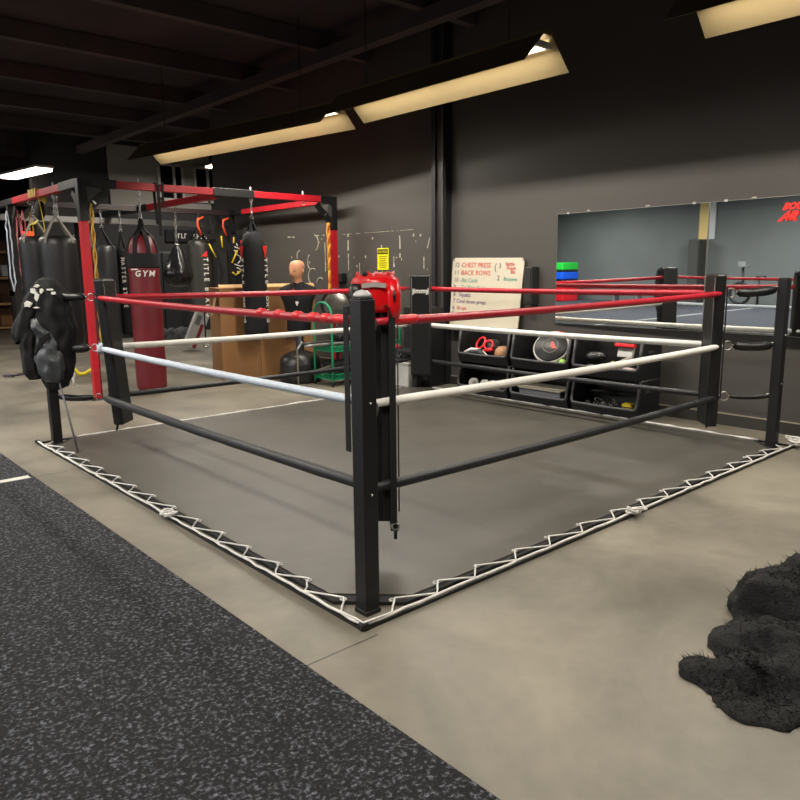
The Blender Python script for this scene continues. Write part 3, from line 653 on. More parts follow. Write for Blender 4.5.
# suspension trainer with orange hooks
o=thing('suspension_trainer','black suspension trainer straps with orange hooks and yellow tabs hanging at the rear beam','straps',(4.1,9.5,1.2))
mb=MB()
for x in (4.25,4.5): mb.strip([V(x,9.5,2.46),V(x-.02,9.28,1.9),V(x+.06,9.27,1.5),V(x,9.27,1.15)],.06,.01,(1,0,0))
mb.strip([V(3.9,9.3,2.25),V(4.1,9.28,2.1),V(4.4,9.28,2.12),V(4.62,9.3,2.3)],.08,.012,(0,0,1)); mb.build('webbing',black_cloth,o)
mb=MB()
for x in (3.93,4.40): mb.tube([V(x+.08,9.25,2.42),V(x-.03,9.24,2.38),V(x-.04,9.24,2.28),V(x+.02,9.24,2.12)],.018,8)
mb.build('orange_hook',orange,o)
mb=MB()
for p,q in (((4.32,2.12),(4.33,1.92)),((4.08,1.98),(4.2,1.75)),((4.62,1.88),(4.5,1.66)),((4.5,1.5),(4.56,1.45)),((4.56,1.45),(4.66,1.52)),((4.56,2.1),(4.55,2.0))): mb.strip([V(p[0],9.24,p[1]),V(q[0],9.24,q[1])],.03,.006,(0,1,0)) if False else mb.tube([V(p[0],9.24,p[1]),V(q[0],9.24,q[1])],.013,6)
mb.build('yellow_tab',yellow,o)
o=thing('grappling_dummy','long black padded vest hanging from the rear beam behind the box','vest',(4.65,9.25,1.0))
MB().loft([(4.7,9.4,1.2,.14,.08,0),(4.7,9.4,1.3,.18,.1,0),(4.7,9.4,1.7,.19,.1,0),(4.7,9.4,2.05,.17,.09,0),(4.7,9.4,2.15,.1,.06,0)],18,nz=.02,ns=6,power=3).build('body',black_cloth,o)
MB().tube([(4.7,9.4,2.13),(4.7,9.5,2.3),(4.7,9.58,2.48)],.012,6).build('strap',black_cloth,o)
mb=MB()
for i in range(9): 
    z=2.0-.06*i; mb.tube([V(4.62+random.uniform(-.05,.1),9.29,z),V(4.68+random.uniform(-.05,.08),9.28,z-.05)],.01,5)
mb.build('white_print',print_white,o); MB().tube([(4.73,9.29,2.05),(4.74,9.28,1.97)],.02,8).build('red_print',print_red,o)
# kettle-shaped hook weight hanging low behind the box
o=thing('cable_hook','silver hook on a dark strap hanging low beside the cardboard box','hook',(4.05,9.45,.0))
MB().tube([(4.05,9.5,2.5),(4.05,9.5,.3)],.012,5).build('strap',black_cloth,o); MB().torus((4.05,9.5,.24),.05,.011,(.5,.8,0),14,6).build('hook',chrome,o)
o=thing('bag_tether','black tether strap with a white clip below the wide left bag','strap',(1.12,7.45,.0))
MB().tube([(1.12,7.45,.575),(1.12,7.43,.25)],.012,6).build('strap',black_cloth,o); MB().torus((1.12,7.43,.2),.03,.008,(.8,.6,0),12,6).tube([(1.12,7.43,.17),(1.12,7.43,.06)],.012,6).build('clip',white_plastic,o)
tag(MB().tube([(1.5,8.75,.05),(1.54,8.7,.12),(1.6,8.7,.04),(1.68,8.68,.04),(1.74,8.64,.09),(1.8,8.6,.04)],.028,8).build('plastic_oddment',yellow),'yellow plastic clamp lying on the floor behind the left ring post','oddment')  # unidentified yellow plastic piece
tag(MB().tube([(.75+.12*math.cos(i*.7)+.03*i,9.35+.08*math.sin(i*.7),.02+.003*i) for i in range(16)],.017,6).build('coiled_band',mat('purple_black',(62,44,74),.6,col2=(20,18,22),vscale=12)),'purple and black band coiled on floor by the far left upright','band')
# ---------------------------------------------------------------- recess gear
o=thing('storage_cabinet','tall black locker cabinet against the recess wall behind the teardrop bag','cabinet',(5.4,14.6,0))
MB().box((5.35,14.9,1.0),(1.7,.6,2.0),bev=.01).build('body',black_plastic,o)
for x in (4.93,5.36,5.79): MB().box((x,14.585,1.02),(.4,.03,1.9),bev=.006).build('door',mat('door_black',(34,34,36),.5),o)
o=thing('lettered_banner','long black banner with small white lettering high on the recess wall','banner',(6.9,15.44,2.3))
MB().box((6.95,15.45,2.42),(1.7,.03,.3)).build('cloth',black_cloth,o)
mb=MB()
for i in range(13):
    if i in (4,5): continue
    x=6.35+i*.085; mb.box((x,15.43,2.42),(.02,.006,.12)); mb.box((x+.025,15.43,2.42+random.choice((-.05,0,.05))),(.05,.006,.02))
mb.build('lettering',print_white,o)
for i in range(14):
    x=4.35+.16*(i%7)+random.uniform(-.03,.03); row=i//7; y=12.9+random.uniform(-.1,.1)
    if i==0:
        base=thing('dumbbell','black and grey dumbbell in the pile beyond the maroon bag','dumbbell',(x,y,.08),0,'dumbbells piled on the floor')
        for s in (-1,1): MB().tube([(x,y+s*.1,.08),(x,y+s*.2,.08)],.075,8,sm=False).build('weight',mat('db_grey',(130,132,136),.4,.3,.1,20,.6,18),base)
        MB().tube([(x,y-.1,.08),(x,y+.1,.08)],.017,8).build('handle',chrome,base)
    else: dup(base,(x,y,.08+.15*row),random.uniform(-.5,.5),'black and grey dumbbell in the pile beyond the maroon bag')
o=thing('leaning_box','slim white product box with red stripe leaning beside the cardboard box','box',(4.3,10.8,0))
M_=Matrix.Translation(V(4.58,10.95,.38))@Matrix.Rotation(.45,4,'Y')
MB().box((0,0,0),(.28,.1,.75),M=M_@Matrix.Rotation(PI,4,'Z')@Matrix.Rotation(-.0,4,'Y'),bev=.004).build('carton',white_plastic,o)
MB().box((.06,-.053,-.1),(.07,.004,.5),M=M_).build('red_stripe',mat('dullred',(140,40,40),.6),o)
MB().box((-.05,-.053,.2),(.1,.004,.2),M=M_).build('grey_print',mat('greyprint',(120,120,125),.6),o)
tag(MB().loft([(3.3,13.6,.0,.24,.1,0),(3.3,13.6,.3,.24,.1,0),(3.3,13.6,.7,.25,.12,0),(3.3,13.6,1.5,.27,.14,0),(3.35,13.6,2.0,.3,.15,0),(3.4,13.6,2.2,.26,.12,0),(3.42,13.6,2.3,.14,.06,0)],20,power=3).build('grey_panel_bag',grey_paint),'tall grey padded shape standing behind the maroon bag','pad')
# ---------------------------------------------------------------- left background
o=thing('wall_shelf','brown and pale wooden shelving far at the left edge','shelf',(3.2,20,0))
MB().box((3.2,20.2,1.2),(1.2,.04,2.4)).build('back',brownwood,o)
for z in (.06,.7,1.4,2.1): MB().box((3.2,20,z),(1.2,.5,.06)).build('board',wood,o)
for x in (2.6,3.8): MB().box((x,20,1.2),(.08,.5,2.4)).build('side',wood,o)
for i,(x,z,w,h_,m_) in enumerate(((2.9,.28,.3,.35,black_plastic),(3.4,.25,.4,.28,card),(3.0,.9,.35,.3,black_plastic),(3.5,1.6,.3,.3,white_plastic),(3.0,1.55,.3,.2,brownwood))):
    tag(MB().box((x,19.95,z+.0),(w,.3,h_),bev=.01).build('storage_box',m_),('black box on the lowest shelf','brown carton on the lowest shelf','black box on the second shelf','white box on the third shelf','brown box on the third shelf')[i]+' at the far left','box','boxes on the far shelves')
o=thing('led_sign','small red glowing sign high at the far left beside the bands','sign',(4.05,20,2.4)); MB().box((4.25,20,2.58),(.62,.06,.24)).build('housing',black_plastic,o); MB().box((4.25,19.96,2.58),(.55,.02,.17)).build('display',led_m,o)
o=thing('weight_machine','dark steel weight machine frame in the far background between the bags','machine',(3.0,15.0,0))
for x in (2.35,3.1,3.85): MB().box((x,14.9,1.1),(.1,.1,2.2)).build('upright',black_steel,o)
for z in (.06,1.1,2.15): MB().box((3.1,14.9,z),(1.6,.1,.1)).build('crossbar',black_steel,o)
MB().box((2.7,14.9,.6),(.5,.3,.8),bev=.02).build('stack',mat('stack_grey',(60,60,62),.5,.3),o)
# ---------------------------------------------------------------- cardboard box
o=thing('cardboard_box','large tall brown cardboard box with a loose flap behind the ring','box',(3.7,7.1,0))
MB().prism([(2.95,6.83,0),(4.4,6.62,0),(4.5,7.5,0),(3.19,7.6,0)],(0,0,1.28)).build('carton',card,o)
MB().prism([(2.95,6.825,1.285),(4.4,6.615,1.285),(4.42,6.68,1.325),(2.97,6.89,1.325)],(0,0,.006)).build('flap',card_in,o)
MB().prism([(2.99,6.96,1.2),(3.02,7.1,1.18),(2.9,7.02,.88),(2.86,6.88,.92)],(0,.006,0)).build('torn_flap',card_in,o)
mb=MB(); mb.prism([(3.5,6.718,.02),(3.505,6.717,.02),(3.505,6.717,1.27),(3.5,6.718,1.27)],(0,-.004,0)); mb.prism([(3.9,6.672,.52),(4.1,6.648,.5),(4.1,6.648,.56),(3.9,6.672,.58)],(0,-.003,0)); mb.build('crease',brownwood,o)
# ---------------------------------------------------------------- punching dummy
bx,by=3.68,5.98; o=thing('punching_dummy','torso punching dummy wearing a black T-shirt on a black weighted base','dummy',(bx,by,0))
fa=math.atan2(-.30,-.95); F=V(math.cos(fa),math.sin(fa),0); Rr=V(-F.y,F.x,0)
def BS(z,w,dp,off=0,jx=0): p=V(bx,by,0)+F*off; return (p.x,p.y,z,dp,w,fa)
sh=-.42  # torso turned more to camera than the head
def TS(z,w,dp,off=0): a=fa+.55; q=V(math.cos(a),math.sin(a),0)*off; return (bx+q.x,by+q.y,z,dp,w,a)
MB().loft([TS(.70,.155,.1),TS(.72,.165,.11),TS(.85,.165,.112),TS(1.0,.185,.12,.005),TS(1.1,.205,.13,.01),TS(1.17,.24,.13,.008),TS(1.23,.262,.115),TS(1.275,.25,.1,-.005),TS(1.31,.19,.09,-.008),TS(1.34,.11,.075,-.005),TS(1.36,.07,.065)],32,nz=.005,ns=12,power=2.3).build('t_shirt',black_cloth,o)
hm=MB()
hs=[(1.34,.058,.06,.0),(1.37,.056,.06,.005),(1.40,.055,.06,.012),(1.425,.06,.075,.025),(1.445,.066,.085,.027),(1.47,.072,.092,.02),(1.50,.077,.097,.015),(1.53,.08,.1,.01),(1.56,.081,.101,.006),(1.59,.079,.099,.002),(1.615,.07,.09,0),(1.635,.052,.068,0),(1.647,.028,.036,0),(1.65,.006,.008,0)]
seg=32; vs=[];fs=[]
for z,w,dp,off in hs:
    for k in range(seg):
        a=2*PI*k/seg; ca_,sa_=math.cos(a),math.sin(a); e_=0
        front=max(0,ca_)**6
        if 1.46<z<1.52: e_+=.034*max(0,ca_)**30*(1 if z<1.5 else .6)      # nose
        if z>1.52 and z<1.54: e_+=.010*max(0,math.cos(a))**4               # brow
        if 1.495<z<1.515: e_-=.010*math.exp(-((abs(a if a<PI else a-2*PI)-.42)/.18)**2)   # eye sockets
        if 1.44<z<1.46: e_+=.004*front
        p=V(bx,by,z)+F*(dp*1.16*ca_+off+e_*1.4)+Rr*(w*1.16*sa_); vs.append(p)
for i in range(len(hs)-1):
    for k in range(seg): fs.append([i*seg+k,i*seg+(k+1)%seg,(i+1)*seg+(k+1)%seg,(i+1)*seg+k])
fs.append([(len(hs)-1)*seg+k for k in range(seg)]); hm.add(vs,fs,0,True)
hd=hm.build('head',skin,o)
mb=MB()
for s in (-1,1): p=V(bx,by,1.505)+Rr*s*.092-F*.005; mb.loft([(p.x,p.y,1.475,.012,.006,fa),(p.x,p.y,1.49,.018,.01,fa),(p.x,p.y,1.515,.022,.012,fa),(p.x,p.y,1.53,.014,.006,fa)],12)
mb.build('ear',skin,hd)
p0=V(bx,by,1.452)+F*.127; MB().tube([p0-Rr*.025-F*.004,p0,p0+Rr*.025-F*.004],.0045,6).build('mouth',mat('lip',(165,100,80),.5),hd)
mb=MB()
for s in (-1,1): p=V(bx,by,1.507)+F*.108+Rr*s*.036; mb.lathe([(0,-.008),(.013,-.004),(.013,.004),(0,.008)],p,10)
mb.build('eye',mat('eye_shade',(110,80,66),.4),hd)  # dark discs put the shade of the eye sockets into colour
ta=fa+.55; q=V(math.cos(ta),math.sin(ta),0); tr=V(0,0,1).cross(q)
mb=MB(); mb.text('TITLE',face(V(bx,by,1.2)+q*.137-tr*.09,tr,(0,0,1)),.055,th=.001,off=.001); mb.box(tuple(V(bx,by,1.19)+q*.137-tr*.02),(.003,.16,.008),rz=ta); mb.build('shirt_print',print_white,o)
p=V(bx,by,1.25)+q*.125-tr*.06; MB().prism([p,p+tr*.03,p+tr*.012+V(0,0,.03)],q*.004).build('red_mark',print_red,o)
mb=MB(); mb.tube([V(bx,by,1.35)+q*.06-tr*.06,V(bx,by,1.22)+q*.14-tr*.04,V(bx,by,1.10)+q*.146,V(bx,by,1.22)+q*.14+tr*.04,V(bx,by,1.35)+q*.06+tr*.06],.003,5); mb.build('cord',mat('navy',(50,60,90),.6),o)
pc=V(bx,by,1.09)+q*.148; MB().box(tuple(pc),(.006,.04,.03),rz=ta,bev=.002).box(tuple(pc+V(0,0,-.025)),(.005,.02,.03),rz=ta).build('pendant',print_white,o)
MB().lathe([(.06,.40),(.055,.45),(.055,.72)],(bx,by,0),20).build('pole',black_plastic,o)
MB().lathe([(0,.0),(.26,.0),(.285,.02),(.29,.1),(.285,.24),(.27,.33),(.22,.38),(.12,.42),(.07,.44),(0,.44)],(bx,by,0),36).build('base',mat('base_black',(32,32,33),.35,0,.03,20),o)
# ---------------------------------------------------------------- green cart
o=thing('green_trolley','green tubular two-shelf trolley with arched end handles','trolley',(4.26,5.43,0))
for x in (3.68,4.86):
    y0,y1=5.23,5.63; pts=[(x,y0,.06),(x,y0,.5),(x,y0,.93)]+[(x,(y0+y1)/2-.2*math.cos(a),.93+.17*math.sin(a)) for a in [PI*i/10 for i in range(1,10)]]+[(x,y1,.93),(x,y1,.5),(x,y1,.06)]
    hh_=MB().tube(pts,.016,10).build('hoop_handle',green,o)
    for y in (y0,y1): MB().torus((x,y,.03),.021,.009,(0,1,0),14,6).build('caster',black_rubber,hh_)
for z in (.13,.5):
    mb=MB(); 
    for y in (5.23,5.63): mb.box((4.27,y,z+.035),(1.16,.012,.012)); mb.box((4.27,y,z-.035),(1.16,.012,.012))
    for x in (3.69,4.85): mb.box((x,5.43,z+.035),(.012,.4,.012)); mb.box((x,5.43,z-.035),(.012,.4,.012))
    for i in range(48): mb.box((3.72+i*.0235,5.23,z),(.008,.008,.07)); 
    for i in range(15): mb.box((3.69,5.26+i*.025,z),(.008,.008,.07))
    mb.box((4.27,5.43,z-.035),(1.14,.38,.008)); mb.build('basket_shelf',green,o)
for i,(y,z,x0,x1,m_) in enumerate(((5.3,.56,3.3,4.7,galv),(5.38,.575,3.35,4.75,black_steel),(5.47,.57,3.4,4.8,mat('grey_bar',(110,108,100),.4,.6)),(5.56,.565,3.45,4.7,black_steel))):
    tag(MB().tube([(x0,y,z),(x0+.12,y,z+.004),(x1-.1,y,z),(x1,y,z)],[.016,.02,.02,.016],10).build('metal_bar',m_),('silver bar nearest the ring','black bar second from the ring','grey bar third from the ring','black bar nearest the wall')[i]+' on the green trolley shelf','bar','bars on the green trolley')
tag(MB().box((4.25,5.43,.63),(.8,.22,.07),rz=.05,bev=.02).build('black_pad',black_vinyl),'flat black pad lying over the bars on the green trolley','pad')
tag(MB().tube([(3.36,5.56,.02),(3.36,5.56,.5),(3.4,5.5,.6)],.014,8).build('silver_pole',chrome),'thin silver pole standing at the left end of the green trolley','pole')
tag(MB().box((4.2,5.43,.22),(.9,.3,.2),rz=.03,bev=.03).build('equipment_bag',black_cloth),'black equipment bag on the lower trolley shelf','bag')
tag(MB().tube([(3.45,5.35,.2),(3.6,5.3,.24),(3.75,5.32,.27),(3.95,5.3,.3)],.03,8).build('rolled_wrap',mat('wrap_brown',(70,60,52),.7)),'brown rolled wrap poking off the lower trolley shelf','wrap')
o=thing('rimmed_disc','round black rimmed fan with silver disc standing behind the trolley','form',(4.5,6.1,0))  # unidentified round thing with a dark rim and silver face
fd=V(-.6,-.8,0)
MB().torus((4.45,6.15,1.03),.21,.025,fd,28,8).build('rim',black_plastic,o)
MB().lathe([(0,-.03),(.1,-.025),(.18,-.005),(.19,.01),(.18,.02),(0,.02)],(4.45,6.15,1.03),28,M=Matrix.Rotation(math.atan2(fd.y,fd.x),4,'Z')@Matrix.Rotation(PI/2,4,'Y')).build('disc',mat('silver_disc',(150,148,140),.25,.8),o)
MB().tube([(4.45,6.15,.03),(4.45,6.15,.8)],.025,8).lathe([(.2,0),(.2,.02),(.05,.04),(0,.05)],(4.45,6.15,0),20).build('stand',black_plastic,o)
# ---------------------------------------------------------------- bench, white box, cabinet, wall box
o=thing('white_storage_box','square white plastic box on the floor behind the far ring post','box',(4.62,4.78,0))
MB().box((4.42,4.68,.155),(.22,.44,.29),rz=.0,bev=.012).build('tub',white_plastic,o); MB().box((4.42,4.68,.315),(.235,.455,.03),bev=.008).build('lid',white_plastic,o)
o=thing('folding_bench','black folding bench with a crossed leg frame by the far ring corner','bench',(4.4,5.0,0))
MB().box((4.42,4.72,.47),(.26,.62,.045),rz=.1,bev=.015).build('seat',black_vinyl,o)
MB().tube([(4.27,4.99,.02),(4.285,4.55,.45)],.014,8).build('leg',black_steel,o); MB().tube([(4.565,4.5,.02),(4.56,4.98,.45)],.014,8).build('leg',black_steel,o)
tag(MB().loft([(4.40,4.82,.49,.1,.06,-.5),(4.40,4.82,.50,.11,.07,-.5),(4.40,4.82,.53,.07,.05,-.5),(4.40,4.82,.54,.02,.02,-.5)],14,nz=.01,ns=15).build('red_towel',mat('dull_red',(150,40,46),.7)),'crumpled red cloth on the black folding bench','cloth')
o=thing('black_speaker_cabinet','black boxy cabinet at the foot of the wall pillar','cabinet',(4.72,4.6,0))
MB().box((4.72,4.60,.52),(.26,.52,1.02),bev=.012).build('body',black_plastic,o)
MB().box((4.584,4.60,.28),(.012,.44,.42),bev=.004).build('grille',mat('grille',(38,38,38),.8,0,.6,200),o)
tag(MB().box((4.565,4.42,.36),(.03,.07,.04),rz=.3,bev=.008).build('yellow_tag',yellow),'small yellow tag stuck on the black cabinet by the pillar','tag')
o=thing('wall_heater','slim black box mounted on the wall right of the whiteboard','box',(4.9,3.05,1.09))
MB().box((4.93,3.0,1.31),(.14,.12,.44),bev=.01).build('body',mat('heater_grey',(48,47,45),.5),o); MB().box((4.857,3.0,1.31),(.008,.09,.4)).build('front_panel',mat('heater_front',(40,39,38),.5),o)
tag(MB().box((4.95,6.72,1.40),(.1,.22,.14),bev=.01).build('wall_box',black_plastic),'small black box fixed to the wall right of the red upright','box')
# sign
o=thing('caution_sign','small yellow caution sign with dark header hanging on the wall','sign',(WX-.01,5.73,1.5))
MB().box((WX-.008,5.73,1.665),(.008,.25,.31),bev=.003).build('plate',mat('sign_yellow',(226,224,20),.45),o)
mb=MB().box((WX-.014,5.73,1.77),(.004,.22,.07)); hdr=mb.build('header',mat('header_green',(70,74,10),.5),o)
tx=MB().text('CAUTION',face(V(WX-.018,5.73,1.752),(0,-1,0),(0,0,1)),.045,th=.001,align='CENTER'); tx.build('header_lettering',yellow,hdr)
mb=MB()
for i in range(6): mb.box((WX-.0135,5.73,1.70-.03*i),(.003,.17-.02*(i%3),.012))
mb.build('text_lines',mat('dark_yellow',(150,130,15),.6),o)
# ---------------------------------------------------------------- whiteboard
o=thing('whiteboard','white dry-erase board with handwritten workout list leaning on the wall above the bins','whiteboard',(4.9,3.74,.78))
def WB(u,v,w=0): # u 0..1 left->right, v 0..1 bottom->top
    return V(4.90,4.30,.79).lerp(V(4.90,3.17,.76),u).lerp(V(4.965,4.30,1.655).lerp(V(4.965,3.13,1.635),u),v)+V(-w,0,0)
mb=MB(); k=.035; cn=[WB(0,0),WB(1,0),WB(1,1-k*1.4),WB(1-k,1),WB(k,1),WB(0,1-k*1.4)]; mb.prism(cn,(.014,0,0)); pnl=mb.build('panel',board_m,o)
MB().box((0,0,0),(.02,1.13,.035),M=Matrix.Translation(WB(.5,.015,.012)),rz=0).build('lower_tray',white_plastic,o)
for u in (.015,.985): MB().prism([WB(u-.012,.985,.004),WB(u+.012,.985,.004),WB(u+.012,.955,.004),WB(u-.012,.955,.004)],(.02,0,0)).build('corner_bracket',chrome,o)
xd=(WB(1,.5)-WB(0,.5)); yd=(WB(.5,1)-WB(.5,0))
for txt,u,v,sz,m_ in (('12 -',.035,.865,.085,ink_black),('CHEST PRESS',.14,.865,.085,ink_red),('11 -',.035,.755,.085,ink_black),('BACK ROWS',.14,.755,.085,ink_red),('10 -',.035,.65,.08,ink_purple),('Bic Curls',.15,.65,.075,ink_green),('9 -',.035,.545,.075,ink_purple),('Tri Kick Backs',.15,.545,.075,ink_green),('8',.035,.44,.08,ink_purple),('Squats',.12,.44,.08,ink_purple),('7',.035,.345,.075,ink_purple),('Cool down press',.09,.345,.072,ink_purple),('6',.035,.245,.075,ink_purple),('Sit ups',.1,.25,.065,ink_red),('5',.035,.16,.075,ink_black),
  ('3',.67,.86,.08,ink_black),('Battle',.76,.895,.06,ink_red),('Rope',.78,.84,.065,ink_red),('30s',.83,.785,.06,ink_red),('2',.66,.69,.085,ink_black),('Burpees',.75,.69,.065,ink_green),('(',.61,.83,.12,ink_black)):
    MB().text(txt,face(WB(u,v,.003),xd,yd),sz,th=.0008,off=.0006).build('handwriting',m_,pnl)
# ---------------------------------------------------------------- storage bins
def make_bin(w,name='storage_bin'):
    o=thing(name,'','bin',(0,0,0),0,'stacked open front storage bins'); Hh=.385; t_=.014; D=.42
    # local: front at x=-D, back x=0, width along y
    prof=[(-D+.04,0),(-D,.10),(-D+.055,Hh),(0,Hh),(0,0)]
    mb=MB()
    for s in (-1,1): mb.prism([(x,s*(w/2-t_/2)-t_/2,z) for x,z in prof],(0,t_,0))
    mb.box((-D/2+.02,0,t_/2),(D-.04,w-.02,t_)); mb.box((-t_/2,0,Hh/2),(t_,w-.02,Hh))
    mb.prism([(-D+.04,-w/2+.01,0),(-D,-w/2+.01,.10),(-D+t_,-w/2+.01,.10),(-D+.04+t_,-w/2+.01,0)],(0,w-.02,0))
    shl=mb.build('shell',black_plastic,o)
    rm=MB(); pts=[(-D+.055,-w/2+.006,Hh),(-D+.03,-w/2+.006,.24),(-D+.004,-w/2+.008,.13),(-D-.002,-w/2+.03,.105),(-D-.002,0,.1),(-D-.002,w/2-.03,.105),(-D+.004,w/2-.008,.13),(-D+.03,w/2-.006,.24),(-D+.055,w/2-.006,Hh)]
    rm.tube(pts,.016,8); rm.tube([(-D+.055,-w/2+.006,Hh),(-.01,-w/2+.006,Hh)],.012,6).tube([(-D+.055,w/2-.006,Hh),(-.01,w/2-.006,Hh)],.012,6); rm.build('rim',rim_plastic,shl)
    for s in (-1,1): MB().box((-D/2,s*(w/2+.002),Hh*.72),(.12,.01,.03),bev=.004).build('hand_grip',rim_plastic,shl)
    return o
BX=4.86; cols=[(3.325,.79),(2.50,.75),(1.675,.75)]
base=make_bin(.77); base.location=(BX,cols[0][0],.018+.39); 
names=['left','middle','right']; conts=['black and red gear and a tan ball','a round black and white pad','black mitts and a red packet']; contl=['white gloves','a clear box with pale lid','silver tangled gear and a yellow piece']
base['label']=''
for i in range(3):
    for row in (0,1):
        lab='black open bin, %s %s of six, holding %s'%(('bottom','top')[row],names[i],(contl,conts)[row][i])
        if i==0 and row==1: base['label']=lab; continue
        dup(base,(BX,cols[i][0],.018+.39*row),0,lab)
z1=.018+.39+.018; z0=.036
def item(nm,lab,cat,parts,loc,grp=None):
    o=thing(nm,lab,cat,loc,0,grp)
    for n_,mb,m_ in parts: mb.build(n_,m_,o)
    return o
gloss_black=MATS['gloss_vinyl']
# top left: headgear, curved shin guard, ball
item('training_headgear','black headgear with red trim in the top left bin','headgear',[('shell',MB().lathe([(.10,0),(.13,.04),(.14,.12),(.12,.19),(.06,.23),(0,.235)],(4.68,3.36,z1+.02),20),black_vinyl),('trim',MB().torus((4.57,3.45,z1+.21),.075,.014,(-.8,.2,.5),18,6).torus((4.55,3.31,z1+.20),.055,.013,(-.8,-.2,.4),18,6).tube([(4.54,3.52,z1+.135),(4.53,3.38,z1+.125),(4.54,3.24,z1+.15)],.018,6),red_tape)],(4.66,3.36,z1))
item('shin_guard','black and white curved guard lying in front in the top left bin','guard',[('pad',MB().tube([(4.5,3.6,z1+.06),(4.49,3.5,z1+.1),(4.48,3.38,z1+.11),(4.48,3.28,z1+.05)],[.03,.05,.05,.03],12),black_vinyl),('edge',MB().tube([(4.49,3.64,z1+.09),(4.48,3.52,z1+.14),(4.48,3.38,z1+.14),(4.49,3.25,z1+.05)],.02,8),white_vinyl)],(4.5,3.45,z1))
tag(MB().lathe([(0,0),(.06,.01),(.095,.05),(.1,.095),(.088,.145),(.05,.18),(0,.19)],(4.585,3.12,z1+.01),24).build('leather_ball',tan),'round tan leather ball at the right of the top left bin','ball')
# top middle: round shield
Mx=Matrix.Translation(V(4.63,2.46,z1+.215))@Matrix.Rotation(.35,4,'Z')@Matrix.Rotation(-.95,4,'Y')
def disc(prof): return MB().lathe(prof,(0,0,0),36,M=Mx)
o=item('round_strike_shield','round black strike shield with white rim in the top middle bin','pad',[('side',disc([(.0,-.05),(.18,-.05),(.2,-.03),(.2,.03),(.185,.045)]),white_vinyl),('face',disc([(.186,.044),(.175,.056),(.0,.058)]),black_vinyl)],(4.58,2.46,z1))
MB().torus(Mx@V(0,0,.058),.085,.006,Mx.to_3x3()@V(0,0,1),24,4).build('emblem_ring',mat('emb_grey',(120,116,108),.6),o)
pr=[(-.0,-.055),(.06,-.0),(.0,-.0),(-.04,.03)]; MB().prism([Mx@V(-b,-a+-.02,.058) for a,b in ((-.01,-.06),(.05,.03),(.01,.035),(-.02,.01))],Mx.to_3x3()@V(0,0,.006)).build('emblem_mark',print_red,o)
MB().tube([Mx@V(.19,-.1,0),Mx@V(.2,-.03,.01),Mx@V(.16,-.15,.0),Mx@V(.06,-.22,.0),Mx@V(-.04,-.21,0)],.02,8).build('red_strap',red_tape,o)
tag(MB().loft([(4.53,2.24,z1+.0,.03,.04,0),(4.53,2.24,z1+.07,.05,.05,0),(4.53,2.24,z1+.12,.02,.03,0)],12,nz=.01,ns=14).build('green_wrap',mat('lime',(160,200,90),.7)),'lime green wrap at the right of the top middle bin','wrap')
tag(MB().loft([(4.66,2.22,z1+.0,.05,.04,0),(4.66,2.22,z1+.12,.07,.05,0),(4.64,2.22,z1+.22,.05,.03,0),(4.64,2.22,z1+.26,.02,.02,0)],14,nz=.02,ns=12).build('grey_glove',mat('greyglove',(84,84,80),.6)),'dark grey glove behind the round shield in the top middle bin','glove')
# top right
for i in range(2): tag(MB().lathe([(.07,0),(.105,.012),(.115,.04),(.105,.07),(.08,.085),(0,.09)],(4.58,1.86,z1+.11*i+.03),24).build('punch_mitt',gloss_black),('lower','upper')[i]+' round black punch mitt at the left of the top right bin','mitt','black mitts in the top right bin')
tag(MB().loft([(4.66,1.9,z1,.1,.09,0),(4.66,1.9,z1+.02,.11,.1,0),(4.66,1.9,z1+.025,.1,.09,0)],14).build('flat_mitt',black_vinyl),'flat black mitt under the two round mitts in the top right bin','mitt')
item('red_packet','red and white packet at the back of the top right bin','packet',[('packet',MB().box((4.72,1.60,z1+.24),(.04,.17,.13),ry=.3,bev=.006),white_plastic),('red_band',MB().box((4.70,1.60,z1+.30),(.05,.22,.035),ry=.3,bev=.005),red_tape)],(4.72,1.56,z1+.16))
tag(MB().tube([(4.56,1.66,z1+.03),(4.58,1.58,z1+.12),(4.55,1.5,z1+.16),(4.53,1.42,z1+.2)],[.02,.04,.035,.025],10).build('grey_shin_strap',mat('pale_grey_cloth',(150,146,134),.7)),'pale grey strap roll across the top right bin','strap')
tag(MB().tube([(4.55,1.72,z1+.03),(4.57,1.68,z1+.1),(4.55,1.65,z1+.14),(4.53,1.62,z1+.06)],.018,8).build('gold_tassel',mat('gold',(170,150,80),.6)),'gold coloured cord bunch in the middle of the top right bin','cord')
tag(MB().loft([(4.56,1.46,z1,.04,.09,0),(4.56,1.46,z1+.06,.05,.11,0),(4.56,1.46,z1+.1,.02,.06,0)],14,nz=.012,ns=14).build('pale_glove',mat('palepink',(190,170,165),.6)),'pale glove at the right front of the top right bin','glove')
# bottom row
for i,(y,r) in enumerate(((3.54,.062),(3.36,.055),(3.25,.05))):
    tag(MB().loft([(4.55,y,z0+.04,r*.7,r*.8,0),(4.55,y,z0+.08,r,r*1.1,0),(4.55,y,z0+.14,r,r,0),(4.55,y,z0+.17,r*.6,r*.6,0)],16,nz=.008,ns=14).build('white_glove',white_vinyl),('left','middle','right')[i]+' white glove of three in the bottom left bin','glove','white gloves in the bottom left bin')
tag(MB().box((4.62,3.38,z0+.02),(.3,.6,.04),bev=.01).build('folded_black_cloth',black_cloth),'black cloth folded under the white gloves in the bottom left bin','cloth')
item('lidded_box','clear plastic box with pale lid in the bottom middle bin','box',[('tub',MB().box((4.62,2.5,z0+.08),(.3,.56,.14),bev=.012),mat('clear_tub',(104,108,112),.25,0)),('lid',MB().box((4.62,2.5,z0+.163),(.32,.58,.022),bev=.006),mat('pale_lid',(196,192,172),.45))],(4.62,2.5,z0))
mb=MB()
